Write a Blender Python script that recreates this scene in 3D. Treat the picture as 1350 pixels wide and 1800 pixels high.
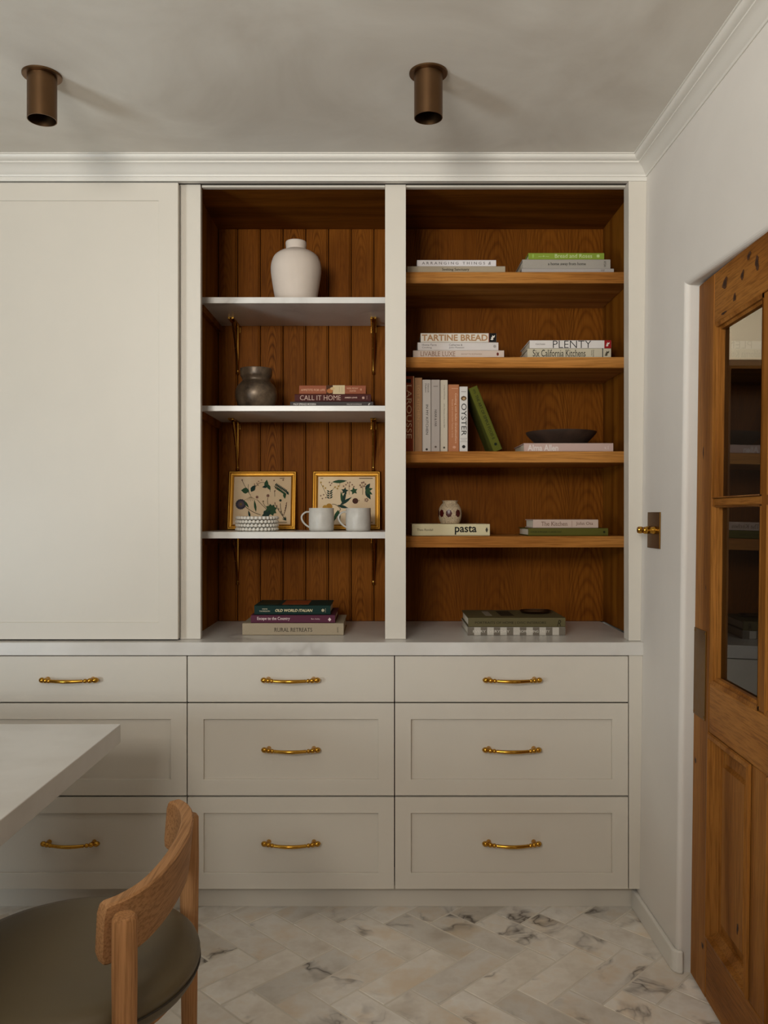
import bpy, bmesh, math, random
from mathutils import Vector, Matrix

random.seed(7)
for o in list(bpy.data.objects):
    bpy.data.objects.remove(o, do_unlink=True)
SC = bpy.context.scene
COL = SC.collection
R = math.radians

# ------------------------------------------------------------------ camera
H = 1.3333            # eye height (m)
F = 1450.0            # focal length in pixels of a 1350 px wide frame
CX, CY = 673.0, 905.0
cam_d = bpy.data.cameras.new('camera')
cam = bpy.data.objects.new('camera', cam_d)
COL.objects.link(cam)
cam.location = (0, 0, H)
cam.rotation_euler = (R(90), 0, 0)
cam_d.sensor_fit = 'HORIZONTAL'
cam_d.sensor_width = 36
cam_d.lens = 36 * F / 1350
cam_d.shift_x = (675 - CX) / 1350
cam_d.shift_y = (CY - 900) / 1350
cam_d.clip_start = 0.05
SC.camera = cam

# ------------------------------------------------------------------ world, light, exposure
world = bpy.data.worlds.new('world')
SC.world = world
world.use_nodes = True
world.node_tree.nodes['Background'].inputs[0].default_value = (0.75, 0.85, 1.0, 1)
world.node_tree.nodes['Background'].inputs[1].default_value = 0.6

def area(name, loc, rot, sx, sy, power, col, spread=180):
    l = bpy.data.lights.new(name, 'AREA')
    l.shape = 'RECTANGLE'; l.size = sx; l.size_y = sy
    l.energy = power; l.color = col; l.spread = R(spread)
    o = bpy.data.objects.new(name, l); COL.objects.link(o)
    o.location = loc; o.rotation_euler = rot
    return o

# daylight entering by the window of the canted corner wall (outside the frame, behind the viewer to the left)
area('daylight_window_corner', (-2.772, -0.296, 1.12), (R(113), 0, R(-36.87)), 0.62, 0.9, 25, (0.86, 0.96, 1.0), 130)
# weaker daylight entering by the window behind the camera
area('daylight_window_rear', (-0.85, -0.92, 2.08), (R(102), 0, R(-22)), 0.9, 0.62, 34, (1.0, 0.96, 0.875), 112)

SC.view_settings.view_transform = 'Standard'
SC.view_settings.look = 'None'
SC.view_settings.exposure = -0.12
SC.view_settings.gamma = 1.0
SC.view_settings.use_curve_mapping = False

# ------------------------------------------------------------------ helpers
def pt(px, py, Y):
    return Vector(((px - CX) * Y / F, Y, H - (py - CY) * Y / F))
def wx(px, Y): return (px - CX) * Y / F
def wz(py, Y): return H - (py - CY) * Y / F

def lin(h):
    h = h.lstrip('#')
    v = [int(h[i:i+2], 16) / 255 for i in (0, 2, 4)]
    return tuple((c / 12.92 if c <= 0.04045 else ((c + 0.055) / 1.055) ** 2.4) for c in v)

class MB:
    """collects shapes of ONE part; build() links them as one mesh object"""
    def __init__(s):
        s.v = []; s.f = []; s.m = []; s.mi = 0
    def add(s, verts, faces):
        b = len(s.v)
        s.v += [Vector(p) for p in verts]
        s.f += [tuple(i + b for i in f) for f in faces]
        s.m += [s.mi] * len(faces)
        return s
    def box(s, x0, x1, y0, y1, z0, z1):
        s.add([(x0,y0,z0),(x1,y0,z0),(x1,y1,z0),(x0,y1,z0),(x0,y0,z1),(x1,y0,z1),(x1,y1,z1),(x0,y1,z1)],
              [(0,3,2,1),(4,5,6,7),(0,1,5,4),(1,2,6,5),(2,3,7,6),(3,0,4,7)])
        return s
    def prism(s, poly, vec):
        """poly: 3D points of a face, vec: extrusion"""
        n = len(poly); vec = Vector(vec)
        a = [Vector(p) for p in poly]; b = [p + vec for p in a]
        s.add(a + b, [tuple(range(n-1, -1, -1)), tuple(range(n, 2*n))] +
              [(i, (i+1) % n, n + (i+1) % n, n + i) for i in range(n)])
        return s
    def tube(s, path, rad, seg=10, caps=True):
        path = [Vector(p) for p in path]; n = len(path)
        if not isinstance(rad, (list, tuple)): rad = [rad] * n
        t0 = (path[1] - path[0]).normalized()
        up = Vector((0, 0, 1)) if abs(t0.z) < 0.9 else Vector((0, 1, 0))
        nrm = (up - t0 * up.dot(t0)).normalized()
        verts = []
        for i, p in enumerate(path):
            t = (path[min(i+1, n-1)] - path[max(i-1, 0)])
            t = t.normalized() if t.length > 1e-9 else t0
            nrm = (nrm - t * nrm.dot(t)).normalized()
            bi = t.cross(nrm)
            for k in range(seg):
                a = 2 * math.pi * k / seg
                verts.append(p + (nrm * math.cos(a) + bi * math.sin(a)) * rad[i])
        faces = [(i*seg + k, i*seg + (k+1) % seg, (i+1)*seg + (k+1) % seg, (i+1)*seg + k)
                 for i in range(n-1) for k in range(seg)]
        if caps:
            faces += [tuple(range(seg-1, -1, -1)), tuple(range((n-1)*seg, n*seg))]
        s.add(verts, faces); return s
    def lathe(s, c, prof, seg=32, axis='z', close=True):
        """prof: (r, h) from bottom to top"""
        c = Vector(c); verts = []; n = len(prof)
        for r, h in prof:
            for k in range(seg):
                a = 2 * math.pi * k / seg
                if axis == 'z': verts.append(c + Vector((r*math.cos(a), r*math.sin(a), h)))
                elif axis == 'x': verts.append(c + Vector((h, r*math.cos(a), r*math.sin(a))))
                else: verts.append(c + Vector((r*math.sin(a), h, r*math.cos(a))))
        faces = [(i*seg + k, i*seg + (k+1) % seg, (i+1)*seg + (k+1) % seg, (i+1)*seg + k)
                 for i in range(n-1) for k in range(seg)]
        if close:
            faces += [tuple(range(seg-1, -1, -1)), tuple(range((n-1)*seg, n*seg))]
        s.add(verts, faces); return s
    def xf(s, M):
        s.v = [M @ p for p in s.v]; return s
    def mesh(s, name, off=Vector((0,0,0)), smooth=None, recalc=True):
        me = bpy.data.meshes.new(name)
        me.from_pydata([tuple(p - off) for p in s.v], [], s.f)
        bm = bmesh.new(); bm.from_mesh(me)
        if recalc and len(s.f) > 1: bmesh.ops.recalc_face_normals(bm, faces=bm.faces)
        bm.to_mesh(me); bm.free()
        for p, mi in zip(me.polygons, s.m): p.material_index = mi
        if smooth:
            for p in me.polygons: p.use_smooth = True
            me.set_sharp_from_angle(angle=R(smooth))
        me.update()
        return me
    def build(s, name, mat, parent=None, bevel=0, smooth=None, seg=2):
        off = Vector((0,0,0))
        q = parent
        while q is not None:
            off += q.location; q = q.parent
        me = s.mesh(name, off, smooth)
        mats = mat if isinstance(mat, (list, tuple)) else [mat]
        for m in mats: me.materials.append(m)
        o = bpy.data.objects.new(name, me); COL.objects.link(o)
        if parent is not None: o.parent = parent
        if bevel:
            b = o.modifiers.new('bevel', 'BEVEL'); b.width = bevel; b.segments = seg
            b.limit_method = 'ANGLE'; b.angle_limit = R(40)
        return o

def recentre(o, c):
    """move the object's origin to world point c"""
    off = Vector((0, 0, 0)); q = o.parent
    while q is not None: off += q.location; q = q.parent
    d = c - off - o.location
    o.data.transform(Matrix.Translation(-d)); o.location += d
    return o
def tag(o, label, cat, group=None):
    o['label'] = label; o['category'] = cat
    if group: o['group'] = group
    return o
def struct(o, label=None):
    o['kind'] = 'structure'
    if label: o['label'] = label
    return o
def thing(name, loc, label, cat, group=None):
    o = bpy.data.objects.new(name, None); COL.objects.link(o)
    o.location = loc; o.empty_display_size = 0.05
    return tag(o, label, cat, group)
def part_copy(src, name, loc, parent):
    c = src.copy(); c.name = name; COL.objects.link(c); c.parent = parent; c.location = loc
    return c

# ------------------------------------------------------------------ materials
class NT:
    def __init__(s, name, rough=0.5, metallic=0.0, spec=0.5):
        s.mat = bpy.data.materials.new(name); s.mat.use_nodes = True
        s.t = s.mat.node_tree; s.b = s.t.nodes['Principled BSDF']
        s.b.inputs['Roughness'].default_value = rough
        s.b.inputs['Metallic'].default_value = metallic
        s.b.inputs['Specular IOR Level'].default_value = spec
    def n(s, typ, **kw):
        x = s.t.nodes.new(typ)
        for k, v in kw.items():
            if k in x.inputs: x.inputs[k].default_value = v
            else: setattr(x, k, v)
        return x
    def l(s, a, b): s.t.links.new(a, b)
    def coords(s, scale=(1,1,1), rnd=0.0, kind='Object'):
        tc = s.n('ShaderNodeTexCoord'); out = tc.outputs[kind]
        if rnd:
            oi = s.n('ShaderNodeObjectInfo')
            m = s.n('ShaderNodeVectorMath', operation='SCALE'); 
            comb = s.n('ShaderNodeCombineXYZ')
            for i, k in enumerate((1.0, 1.7, 2.3)):
                mm = s.n('ShaderNodeMath', operation='MULTIPLY'); mm.inputs[1].default_value = k * rnd
                s.l(oi.outputs['Random'], mm.inputs[0]); s.l(mm.outputs[0], comb.inputs[i])
            ad = s.n('ShaderNodeVectorMath', operation='ADD')
            s.l(out, ad.inputs[0]); s.l(comb.outputs[0], ad.inputs[1]); out = ad.outputs[0]
            s.t.nodes.remove(m)
        mp = s.n('ShaderNodeMapping'); mp.inputs['Scale'].default_value = scale
        s.l(out, mp.inputs['Vector']); return mp.outputs[0]
    def noise(s, vec, scale, detail=3, rough=0.5, dist=0.0):
        x = s.n('ShaderNodeTexNoise'); x.inputs['Scale'].default_value = scale
        x.inputs['Detail'].default_value = detail; x.inputs['Roughness'].default_value = rough
        x.inputs['Distortion'].default_value = dist
        s.l(vec, x.inputs['Vector']); return x.outputs['Fac']
    def ramp(s, fac, stops):
        r = s.n('ShaderNodeValToRGB'); e = r.color_ramp.elements
        while len(e) < len(stops): e.new(0.5)
        for el, (p, c) in zip(e, stops):
            el.position = p; el.color = (*c, 1) if len(c) == 3 else c
        s.l(fac, r.inputs[0]); return r.outputs[0]
    def mix(s, fac, a, b, mode='MIX'):
        m = s.n('ShaderNodeMix', data_type='RGBA', blend_type=mode)
        for sock, v in ((m.inputs[0], fac), (m.inputs[6], a), (m.inputs[7], b)):
            if isinstance(v, (int, float)): sock.default_value = v
            elif isinstance(v, tuple): sock.default_value = (*v, 1)
            else: s.l(v, sock)
        return m.outputs[2]
    def bump(s, h, strength=0.2, dist=0.001):
        b = s.n('ShaderNodeBump'); b.inputs['Strength'].default_value = strength
        b.inputs['Distance'].default_value = dist
        s.l(h, b.inputs['Height']); s.l(b.outputs[0], s.b.inputs['Normal'])
    def col(s, c):
        if isinstance(c, tuple): s.b.inputs['Base Color'].default_value = (*c, 1)
        else: s.l(c, s.b.inputs['Base Color'])
        return s.mat

def paint(name, hexc, rough=0.45, var=0.03, bump=0.03):
    k = NT(name, rough); v = k.coords(); c = lin(hexc)
    f = k.noise(v, 5.0, 3)
    col = k.mix(f, tuple(x*(1-var) for x in c), tuple(min(1, x*(1+var)) for x in c))
    k.bump(k.noise(v, 220, 2), bump, 0.0006)
    return k.col(col)
def plaster(name, h1, h2, scale=1.6, rough=0.75, bump=0.25):
    k = NT(name, rough, spec=0.3); v = k.coords((1,1,1))
    f = k.noise(v, scale, 5, 0.55, 0.8)
    f2 = k.ramp(f, [(0.30, (0,0,0)), (0.70, (1,1,1))])
    col = k.mix(f2, lin(h1), lin(h2))
    k.bump(k.noise(v, 14, 5, 0.6), bump, 0.004)
    return k.col(col)
def oak(name, dark, mid, light, axis='z', rough=0.5, rnd=3.0, ring=1.0, fine=1.0, contrast=1.0):
    k = NT(name, rough, spec=0.05)
    st = {'x': (0.09, 1, 1), 'y': (1, 0.09, 1), 'z': (1, 1, 0.09)}[axis]
    v = k.coords(st, rnd)
    # broad growth rings
    d = k.noise(v, 3.2, 2, 0.5)
    wv = k.n('ShaderNodeMath', operation='MULTIPLY'); wv.inputs[1].default_value = 42.0 * ring
    k.l(d, wv.inputs[0])
    sn = k.n('ShaderNodeMath', operation='SINE'); k.l(wv.outputs[0], sn.inputs[0])
    mr = k.n('ShaderNodeMapRange'); mr.inputs[1].default_value = -1; mr.inputs[2].default_value = 1
    k.l(sn.outputs[0], mr.inputs[0])
    ringc = k.ramp(mr.outputs[0], [(0.0, lin(dark)), (0.35, lin(mid)), (1.0, lin(light))])
    st2 = {'x': (0.03, 1, 1), 'y': (1, 0.03, 1), 'z': (1, 1, 0.03)}[axis]
    v2 = k.coords(st2, rnd)
    fn = k.noise(v2, 230, 3, 0.65)
    f2 = k.ramp(fn, [(0.36, (0.42,0.38,0.34)), (0.56, (1,1,1))])
    m1 = k.mix(0.55 * contrast, lin(mid), ringc)
    big = k.noise(v, 1.3, 2)
    tone = k.ramp(big, [(0.3, (0.88,0.86,0.84)), (0.7, (1.08,1.07,1.06))])
    m2 = k.mix(1.0, m1, tone, 'MULTIPLY')
    m3 = k.mix(0.6 * fine, m2, f2, 'MULTIPLY')
    k.bump(fn, 0.15, 0.0006)
    return k.col(m3)
def oak_cathedral(name, dark, mid, light, A, lam=0.028, rough=0.5):
    """flat-sawn board: arched growth rings about the board's own centre line"""
    k = NT(name, rough, spec=0.05)
    tc = k.n('ShaderNodeTexCoord'); sp = k.n('ShaderNodeSeparateXYZ'); k.l(tc.outputs['Object'], sp.inputs[0])
    oi = k.n('ShaderNodeObjectInfo')
    vs = k.coords((1, 1, 0.12), 5.0)
    nz = k.noise(vs, 9, 3, 0.5)
    def math_(op, a, b=None):
        m = k.n('ShaderNodeMath', operation=op)
        for i, q in enumerate((a, b)):
            if q is None: continue
            if isinstance(q, (int, float)): m.inputs[i].default_value = q
            else: k.l(q, m.inputs[i])
        return m.outputs[0]
    x = math_('ADD', sp.outputs[0], math_('MULTIPLY', math_('SUBTRACT', nz, 0.5), 0.03))
    x = math_('ADD', x, math_('MULTIPLY', math_('SUBTRACT', oi.outputs['Random'], 0.5), 0.03))
    f = math_('ADD', math_('MULTIPLY', math_('MULTIPLY', x, x), A), sp.outputs[2])
    f = math_('ADD', f, math_('MULTIPLY', nz, 0.10))
    f = math_('ADD', f, math_('MULTIPLY', oi.outputs['Random'], 1.7))
    sn = math_('SINE', math_('MULTIPLY', f, 2*math.pi/lam))
    mr = k.n('ShaderNodeMapRange'); mr.inputs[1].default_value = -1; mr.inputs[2].default_value = 1; k.l(sn, mr.inputs[0])
    ringc = k.ramp(mr.outputs[0], [(0.0, lin(dark)), (0.3, lin(mid)), (1.0, lin(light))])
    amt = k.ramp(k.noise(k.coords((1.0, 1, 0.5), 11.0), 2.2, 2), [(0.45, (0.08,)*3), (0.66, (0.6,)*3)])
    m1 = k.mix(amt, lin(mid), ringc)
    fn = k.noise(k.coords((1, 1, 0.025), 5.0), 260, 3, 0.65)
    f2 = k.ramp(fn, [(0.36, (0.45, 0.40, 0.36)), (0.56, (1, 1, 1))])
    k.bump(fn, 0.15, 0.0006)
    return k.col(k.mix(0.6, m1, f2, 'MULTIPLY'))
def marble(name, base, cloud, vein, rough=0.3, vs=2.2, amount=0.6, rnd=0.0, dark=0.0):
    k = NT(name, rough)
    v = k.coords((1,1,1), rnd)
    wq = k.n('ShaderNodeTexNoise'); wq.inputs['Scale'].default_value = 2.4; wq.inputs['Detail'].default_value = 4
    k.l(v, wq.inputs['Vector'])
    sub = k.n('ShaderNodeVectorMath', operation='MULTIPLY_ADD'); sub.inputs[1].default_value = (0.5,0.5,0.5)
    k.l(wq.outputs['Color'], sub.inputs[0]); k.l(v, sub.inputs[2])
    n1 = k.noise(sub.outputs[0], vs, 4, 0.55)
    ab = k.n('ShaderNodeMath', operation='SUBTRACT'); ab.inputs[1].default_value = 0.5; k.l(n1, ab.inputs[0])
    a2 = k.n('ShaderNodeMath', operation='ABSOLUTE'); k.l(ab.outputs[0], a2.inputs[0])
    vm = k.ramp(a2.outputs[0], [(0.0, (1,1,1)), (0.012, (0.55,0.55,0.55)), (0.05, (0,0,0))])
    msk = k.ramp(k.noise(v, vs*1.1, 2), [(0.50, (0,0,0)), (0.64, (1,1,1))])
    vmm = k.mix(1.0, vm, msk, 'MULTIPLY')
    cl = k.ramp(k.noise(sub.outputs[0], 3.2, 4), [(0.35, lin(base)), (0.72, lin(cloud))])
    sc_ = k.n('ShaderNodeMath', operation='MULTIPLY'); sc_.inputs[1].default_value = amount
    k.l(vmm, sc_.inputs[0])
    c = k.mix(sc_.outputs[0], cl, lin(vein))
    return k, c
def plain(name, hexc, rough=0.55, metallic=0.0, spec=0.4):
    k = NT(name, rough, metallic, spec); return k.col(lin(hexc))
def cloth(name, hexc, rough=0.85, sc=900):
    k = NT(name, rough, spec=0.2); v = k.coords()
    f = k.noise(v, sc, 2, 0.7); c = lin(hexc)
    k.bump(f, 0.3, 0.0005)
    return k.col(k.mix(f, tuple(x*0.78 for x in c), tuple(min(1, x*1.15) for x in c)))
def metal(name, h1, h2, rough=0.3, sc=14):
    k = NT(name, rough, 1.0); v = k.coords()
    f = k.noise(v, sc, 4, 0.6)
    rr = k.n('ShaderNodeMapRange'); rr.inputs[3].default_value = rough*0.8; rr.inputs[4].default_value = rough*1.3
    k.l(f, rr.inputs[0]); k.l(rr.outputs[0], k.b.inputs['Roughness'])
    return k.col(k.mix(f, lin(h1), lin(h2)))

M = {}
M['paint'] = paint('cabinet_paint', '#d2cbbf', 0.42)
M['crown'] = paint('crown_paint', '#dcd8d0', 0.45)
M['wall'] = plaster('wall_plaster', '#d6d0c9', '#e0dbd4', 1.2)
M['ceil'] = plaster('ceiling_plaster', '#cdc6bc', '#e5e1d9', 2.0, 0.7, 0.2)
M['room'] = plaster('room_plaster_warm', '#977247', '#a37e52', 1.5)  # brown of the unseen walls, put in to dim and warm bounced light
M['farwall'] = plaster('far_room_plaster', '#e3d9c5', '#ebe2d0', 1.5)
M['oak_v'] = oak('oak_vertical', '#5e330b', '#834f16', '#95601f', 'z')  # lining oaks are coloured darker than the shelves to deepen the bays' shade
M['oak_back'] = oak('oak_back_boards', '#573009', '#7a4815', '#91591f', 'z', ring=1.5)
M['oak_board'] = oak_cathedral('oak_back_flat_sawn', '#502806', '#804912', '#95591a', 150, 0.045)
M['oak_sheet'] = oak_cathedral('oak_back_veneer', '#5a300b', '#7a4511', '#885117', 40, 0.06)
M['oak_h'] = oak('oak_horizontal', '#8a5526', '#ad7437', '#c18a4c', 'x')
M['oak_y'] = oak('oak_side_grain', '#5a3009', '#7d4a15', '#8e571d', 'x')
M['pine_z'] = oak('reclaimed_pine_upright', '#6b3f16', '#945f29', '#ab7539', 'z', 0.42, 3.0, 0.8)
M['pine_y'] = oak('reclaimed_pine_rail', '#6b3f16', '#945f29', '#ab7539', 'y', 0.42, 3.0, 0.8)
M['chair_oak'] = oak('chair_oak', '#986840', '#b7875b', '#c6996e', 'z', 0.5, 2.0, 0.6, 1.0, 0.7)
M['chair_oak_y'] = oak('chair_oak_back', '#986840', '#b7875b', '#c6996e', 'y', 0.5, 2.0, 0.6, 1.0, 0.7)
k, c = marble('white_marble', '#dcd9d4', '#c9c4bd', '#847c74', 0.28, 1.6, 0.65); M['marble'] = k.col(c)
k, c = marble('tile_marble', '#ede9e3', '#dad2c6', '#4f4238', 0.40, 3.9, 0.95, 9.0)
v = k.coords((1,1,1), 9.0)
bl = k.ramp(k.noise(v, 7, 4, 0.6), [(0.3, lin('#cbbfb0')), (0.5, (1,1,1)), (0.68, lin('#efd6b2'))])
c = k.mix(0.5, c, bl, 'MULTIPLY')
oi = k.n('ShaderNodeObjectInfo')
tn = k.ramp(oi.outputs['Random'], [(0.0, (0.84,0.83,0.81)), (0.5, (1.02,1.01,1.0)), (1.0, (1.16,1.15,1.13))])
c = k.mix(1.0, c, tn, 'MULTIPLY')
k.bump(k.noise(v, 90, 4), 0.2, 0.001)
M['tile'] = k.col(c)
M['grout'] = plain('grout', '#ddd5c8', 0.9)
M['brass'] = metal('polished_brass', '#b8862f', '#c9993f', 0.18)
M['brass_old'] = metal('aged_brass', '#6a4b20', '#86622d', 0.42, 45)
M['brass_mid'] = metal('antique_brass', '#a67a30', '#bd9044', 0.25, 30)
M['bronze'] = metal('dark_bronze', '#664b33', '#785c41', 0.36, 8)
M['black'] = plain('black_gap', '#0b0906', 0.8)  # flat black stands in for the shade in gaps between parts
M['leather'] = paint('olive_leather', '#5f5239', 0.5, 0.06, 0.15)
M['vase'] = plaster('chalky_ceramic', '#d8cabd', '#cfc0b2', 6, 0.8, 0.15)
k = NT('burnished_pot', 0.38, 0.35); v = k.coords()
M['pot'] = k.col(k.ramp(k.noise(v, 14, 5, 0.65), [(0.35, lin('#3b3026')), (0.55, lin('#6a5947')), (0.75, lin('#8d7a63'))]))
M['mug'] = plaster('mug_glaze', '#cbc7bf', '#bdb8b0', 22, 0.35, 0.05)
M['white_cer'] = plain('white_ceramic', '#ddd7cc', 0.4)
M['darkbowl'] = plaster('dark_wood_bowl', '#2a1d15', '#3f2d22', 14, 0.7, 0.3)
k = NT('speckled_stoneware', 0.5); v = k.coords()
M['stone'] = k.col(k.ramp(k.noise(v, 420, 2, 0.7), [(0.36, lin('#4a3626')), (0.46, lin('#c3ae90')), (0.7, lin('#cfbda0'))]))
M['oxblood'] = plain('oxblood_glaze', '#4a1513', 0.3)
M['gilt'] = metal('gilt_frame', '#a8782c', '#c2913f', 0.42, 40)
M['paper'] = plaster('aged_paper', '#d9bd98', '#e2cba9', 9, 0.9, 0.03)
M['pages'] = cloth('page_edges', '#d8cdb9', 0.9, 500)
k = NT('glass', 0.02)
tr = k.n('ShaderNodeBsdfTransparent'); gl = k.n('ShaderNodeBsdfGlossy'); gl.inputs['Roughness'].default_value = 0.004
tr.inputs[0].default_value = (0.86, 0.88, 0.86, 1)
fr = k.n('ShaderNodeFresnel'); fr.inputs['IOR'].default_value = 1.62
mx = k.n('ShaderNodeMixShader'); k.l(fr.outputs[0], mx.inputs[0]); k.l(tr.outputs[0], mx.inputs[1]); k.l(gl.outputs[0], mx.inputs[2])
k.l(mx.outputs[0], k.t.nodes['Material Output'].inputs['Surface']); k.t.nodes.remove(k.b)
M['glass'] = k.mat
_cache = {}
def colmat(hexc, kind='plain'):
    key = (hexc, kind)
    if key not in _cache:
        _cache[key] = cloth('book_cloth_' + hexc[1:], hexc) if kind == 'cloth' else plain('print_' + hexc[1:], hexc, 0.62, spec=0.15)
    return _cache[key]

# ------------------------------------------------------------------ lettering
def text_shape(body, bold=0.0, serif=False, shear=0.0, spacing=1.0):
    """2D glyph mesh: verts (x, y), faces"""
    cu = bpy.data.curves.new('lettering', 'FONT')
    cu.body = body; cu.size = 1.0; cu.offset = bold; cu.shear = shear
    cu.space_character = spacing; cu.resolution_u = 3; cu.align_x = 'LEFT'
    o = bpy.data.objects.new('lettering', cu); COL.objects.link(o)
    bpy.context.view_layer.update()
    dg = bpy.context.evaluated_depsgraph_get()
    me = bpy.data.meshes.new_from_object(o.evaluated_get(dg))
    vs = [(p.co.x, p.co.y) for p in me.vertices]
    fs = [tuple(p.vertices) for p in me.polygons]
    if serif and not shear:
        ex = {}
        for f in fs:
            for a, b in zip(f, f[1:] + f[:1]):
                ex[tuple(sorted((a, b)))] = ex.get(tuple(sorted((a, b))), 0) + 1
        ys = sorted(set(round(y, 3) for x, y in vs))
        for (a, b), cnt in list(ex.items()):
            (xa, ya), (xb, yb) = vs[a], vs[b]
            if cnt == 1 and abs(ya - yb) < 1e-4 and 0.03 < abs(xa - xb) < 0.2:
                y = ya
                if min(abs(y + bold), abs(y)) < 0.02: d = 1
                elif y > 0.45: d = -1
                else: continue
                x0, x1 = min(xa, xb) - 0.055, max(xa, xb) + 0.055
                b0 = len(vs)
                vs += [(x0, y), (x1, y), (x1, y + d*0.04), (x0, y + d*0.04)]
                fs.append((b0, b0+1, b0+2, b0+3))
    bpy.data.objects.remove(o, do_unlink=True); bpy.data.curves.remove(cu); bpy.data.meshes.remove(me)
    return vs, fs
def add_text(mb, body, u0, u1, v0, v1, y, vertical=False, **kw):
    """write body into the local rectangle x u0..u1, z v0..v1 at depth y (reads from -Y)"""
    vs, fs = text_shape(body, **kw)
    xs = [p[0] for p in vs]; ys = [p[1] for p in vs]
    ax, bx, ay, by = min(xs), max(xs), min(ys), max(ys)
    out = []
    for x, z in vs:
        s, t = (x-ax)/(bx-ax), (z-ay)/(by-ay)
        if vertical:   # glyph tops point to +x, runs downward
            out.append((u0 + t*(u1-u0), y, v1 - s*(v1-v0)))
        else:
            out.append((u0 + s*(u1-u0), y, v0 + t*(v1-v0)))
    mb.add(out, fs)

# ================================================================== THE SETTING
ZC = 2.528                       # ceiling
LEAN = 0.01305
def wallx(z): return 0.857 + LEAN * z
Y_CTR, Y_DRW, Y_TOE = 2.75, 2.757, 2.81
Y_OUT, Y_DOOR, Y_STILE = 2.78, 2.785, 2.817
Y_SHELF, Y_BACK = 2.944, 3.2986
Z_CTR = H - 0.4254
DOOR_Y0, DOOR_Y1, DOOR_H = 1.415, 2.405, 2.004
XL = -1.50                       # left end of the cabinet run

# floor: grout bed, tiles as pieces
fl = MB().box(-3.8, 2.6, -1.2, 5.0, -0.06, -0.0010).build('floor', M['grout'])
struct(fl, 'herringbone floor of honed beige marble tiles')
TW = 0.1048
O0 = Vector((-0.4428, 2.6873)); U = Vector((1, -1)).normalized(); V = Vector((1, 1)).normalized()
def tile_poly(h, k_, m_):
    a0 = k_ + 3*m_; b0 = k_ - 3*m_
    g = 0.029
    if h: a, b, la, lb = a0, b0, 3, 1
    else: a, b, la, lb = a0 + 3, b0 - 2, 1, 3
    return [(a+g, b+g), (a+la-g, b+g), (a+la-g, b+lb-g), (a+g, b+lb-g)]
def clip(poly, axis, lim, keep_less):
    out = []
    for i in range(len(poly)):
        p, q = poly[i], poly[(i+1) % len(poly)]
        pin = (p[axis] <= lim) == keep_less; qin = (q[axis] <= lim) == keep_less
        if pin: out.append(p)
        if pin != qin:
            t = (lim - p[axis]) / (q[axis] - p[axis]); out.append(p + (q - p) * t)
    return out
def tile_geo(mb, poly, dz=0.0):
    n = len(poly); c = sum(poly, Vector((0, 0))) / n
    ins = [p + (c - p).normalized() * 0.0022 for p in poly]
    v = [(p.x, p.y, -0.006) for p in poly] + [(p.x, p.y, -0.0012 + dz) for p in poly] + [(p.x, p.y, dz) for p in ins]
    f = [tuple(range(2*n, 3*n))] + [(i, (i+1) % n, n+(i+1) % n, n+i) for i in range(n)] + \
        [(n+i, n+(i+1) % n, 2*n+(i+1) % n, 2*n+i) for i in range(n)]
    mb.add(v, f)
full = {}
near = []; far_mb = MB()
for m_ in range(-14, 14):
    for k_ in range(-26, 30):
        for h in (0, 1):
            pl = [O0 + (U*a + V*b) * TW for a, b in tile_poly(h, k_, m_)]
            c = sum(pl, Vector((0, 0))) / 4
            if not (-3.2 < c.x < 1.5 and -1.6 < c.y < 3.0): continue
            cp = clip(pl, 1, 2.82, True)
            if len(cp) < 3: continue
            if -1.55 < c.x < 1.18 and 1.0 < c.y: near.append((c, h, cp, len(cp) == 4 and all((a-b).length < 1e-6 for a, b in zip(cp, pl))))
            else: tile_geo(far_mb, cp)
near.sort(key=lambda t: -t[0].y)
for c, h, cp, whole in near[:296]:
    dz = random.uniform(-0.0004, 0.0003)
    if whole:
        if h not in full:
            mb = MB(); tile_geo(mb, [p - c for p in cp]); full[h] = mb.mesh('tile'); full[h].materials.append(M['tile'])
        o = bpy.data.objects.new('tile', full[h])
    else:
        mb = MB(); tile_geo(mb, [p - c for p in cp]); me = mb.mesh('tile'); me.materials.append(M['tile'])
        o = bpy.data.objects.new('tile', me)
    COL.objects.link(o); o.parent = fl; o.location = (c.x, c.y, dz)
for c, h, cp, whole in near[296:]: tile_geo(far_mb, cp)
o = far_mb.build('tile_field', M['tile'], fl); o['kind'] = 'stuff'

# ceiling
ce = MB().box(-3.8, 2.6, -1.2, 5.0, ZC, ZC + 0.1).build('ceiling', M['ceil'])
struct(ce, 'mottled greige plaster ceiling')

# right wall with the door opening (slightly out of plumb), rounded plaster arrises
def lean_x(mb):
    mb.v = [Vector((p.x + LEAN * p.z, p.y, p.z)) for p in mb.v]; return mb
wr = MB()
r = 0.015
def arc(cx, cy, a0, a1, n=6):
    return [(cx + r*math.cos(R(a0 + (a1-a0)*i/n)), cy + r*math.sin(R(a0 + (a1-a0)*i/n))) for i in range(n+1)]
x0, x1 = 0.857, 0.960
poly = [(x0, 2.80), (x1, 2.80), (x1, DOOR_Y1)] + arc(x0 + r, DOOR_Y1 + r, 270, 180)
wr.prism([(x, y, -0.004) for x, y in poly], (0, 0, DOOR_H + r + 0.004))
poly = [(x0, -0.95)] + arc(x0 + r, DOOR_Y0 - r, 180, 90) + [(x1, DOOR_Y0), (x1, -0.95)]
wr.prism([(x, y, -0.004) for x, y in poly], (0, 0, DOOR_H + 0.004))
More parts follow.
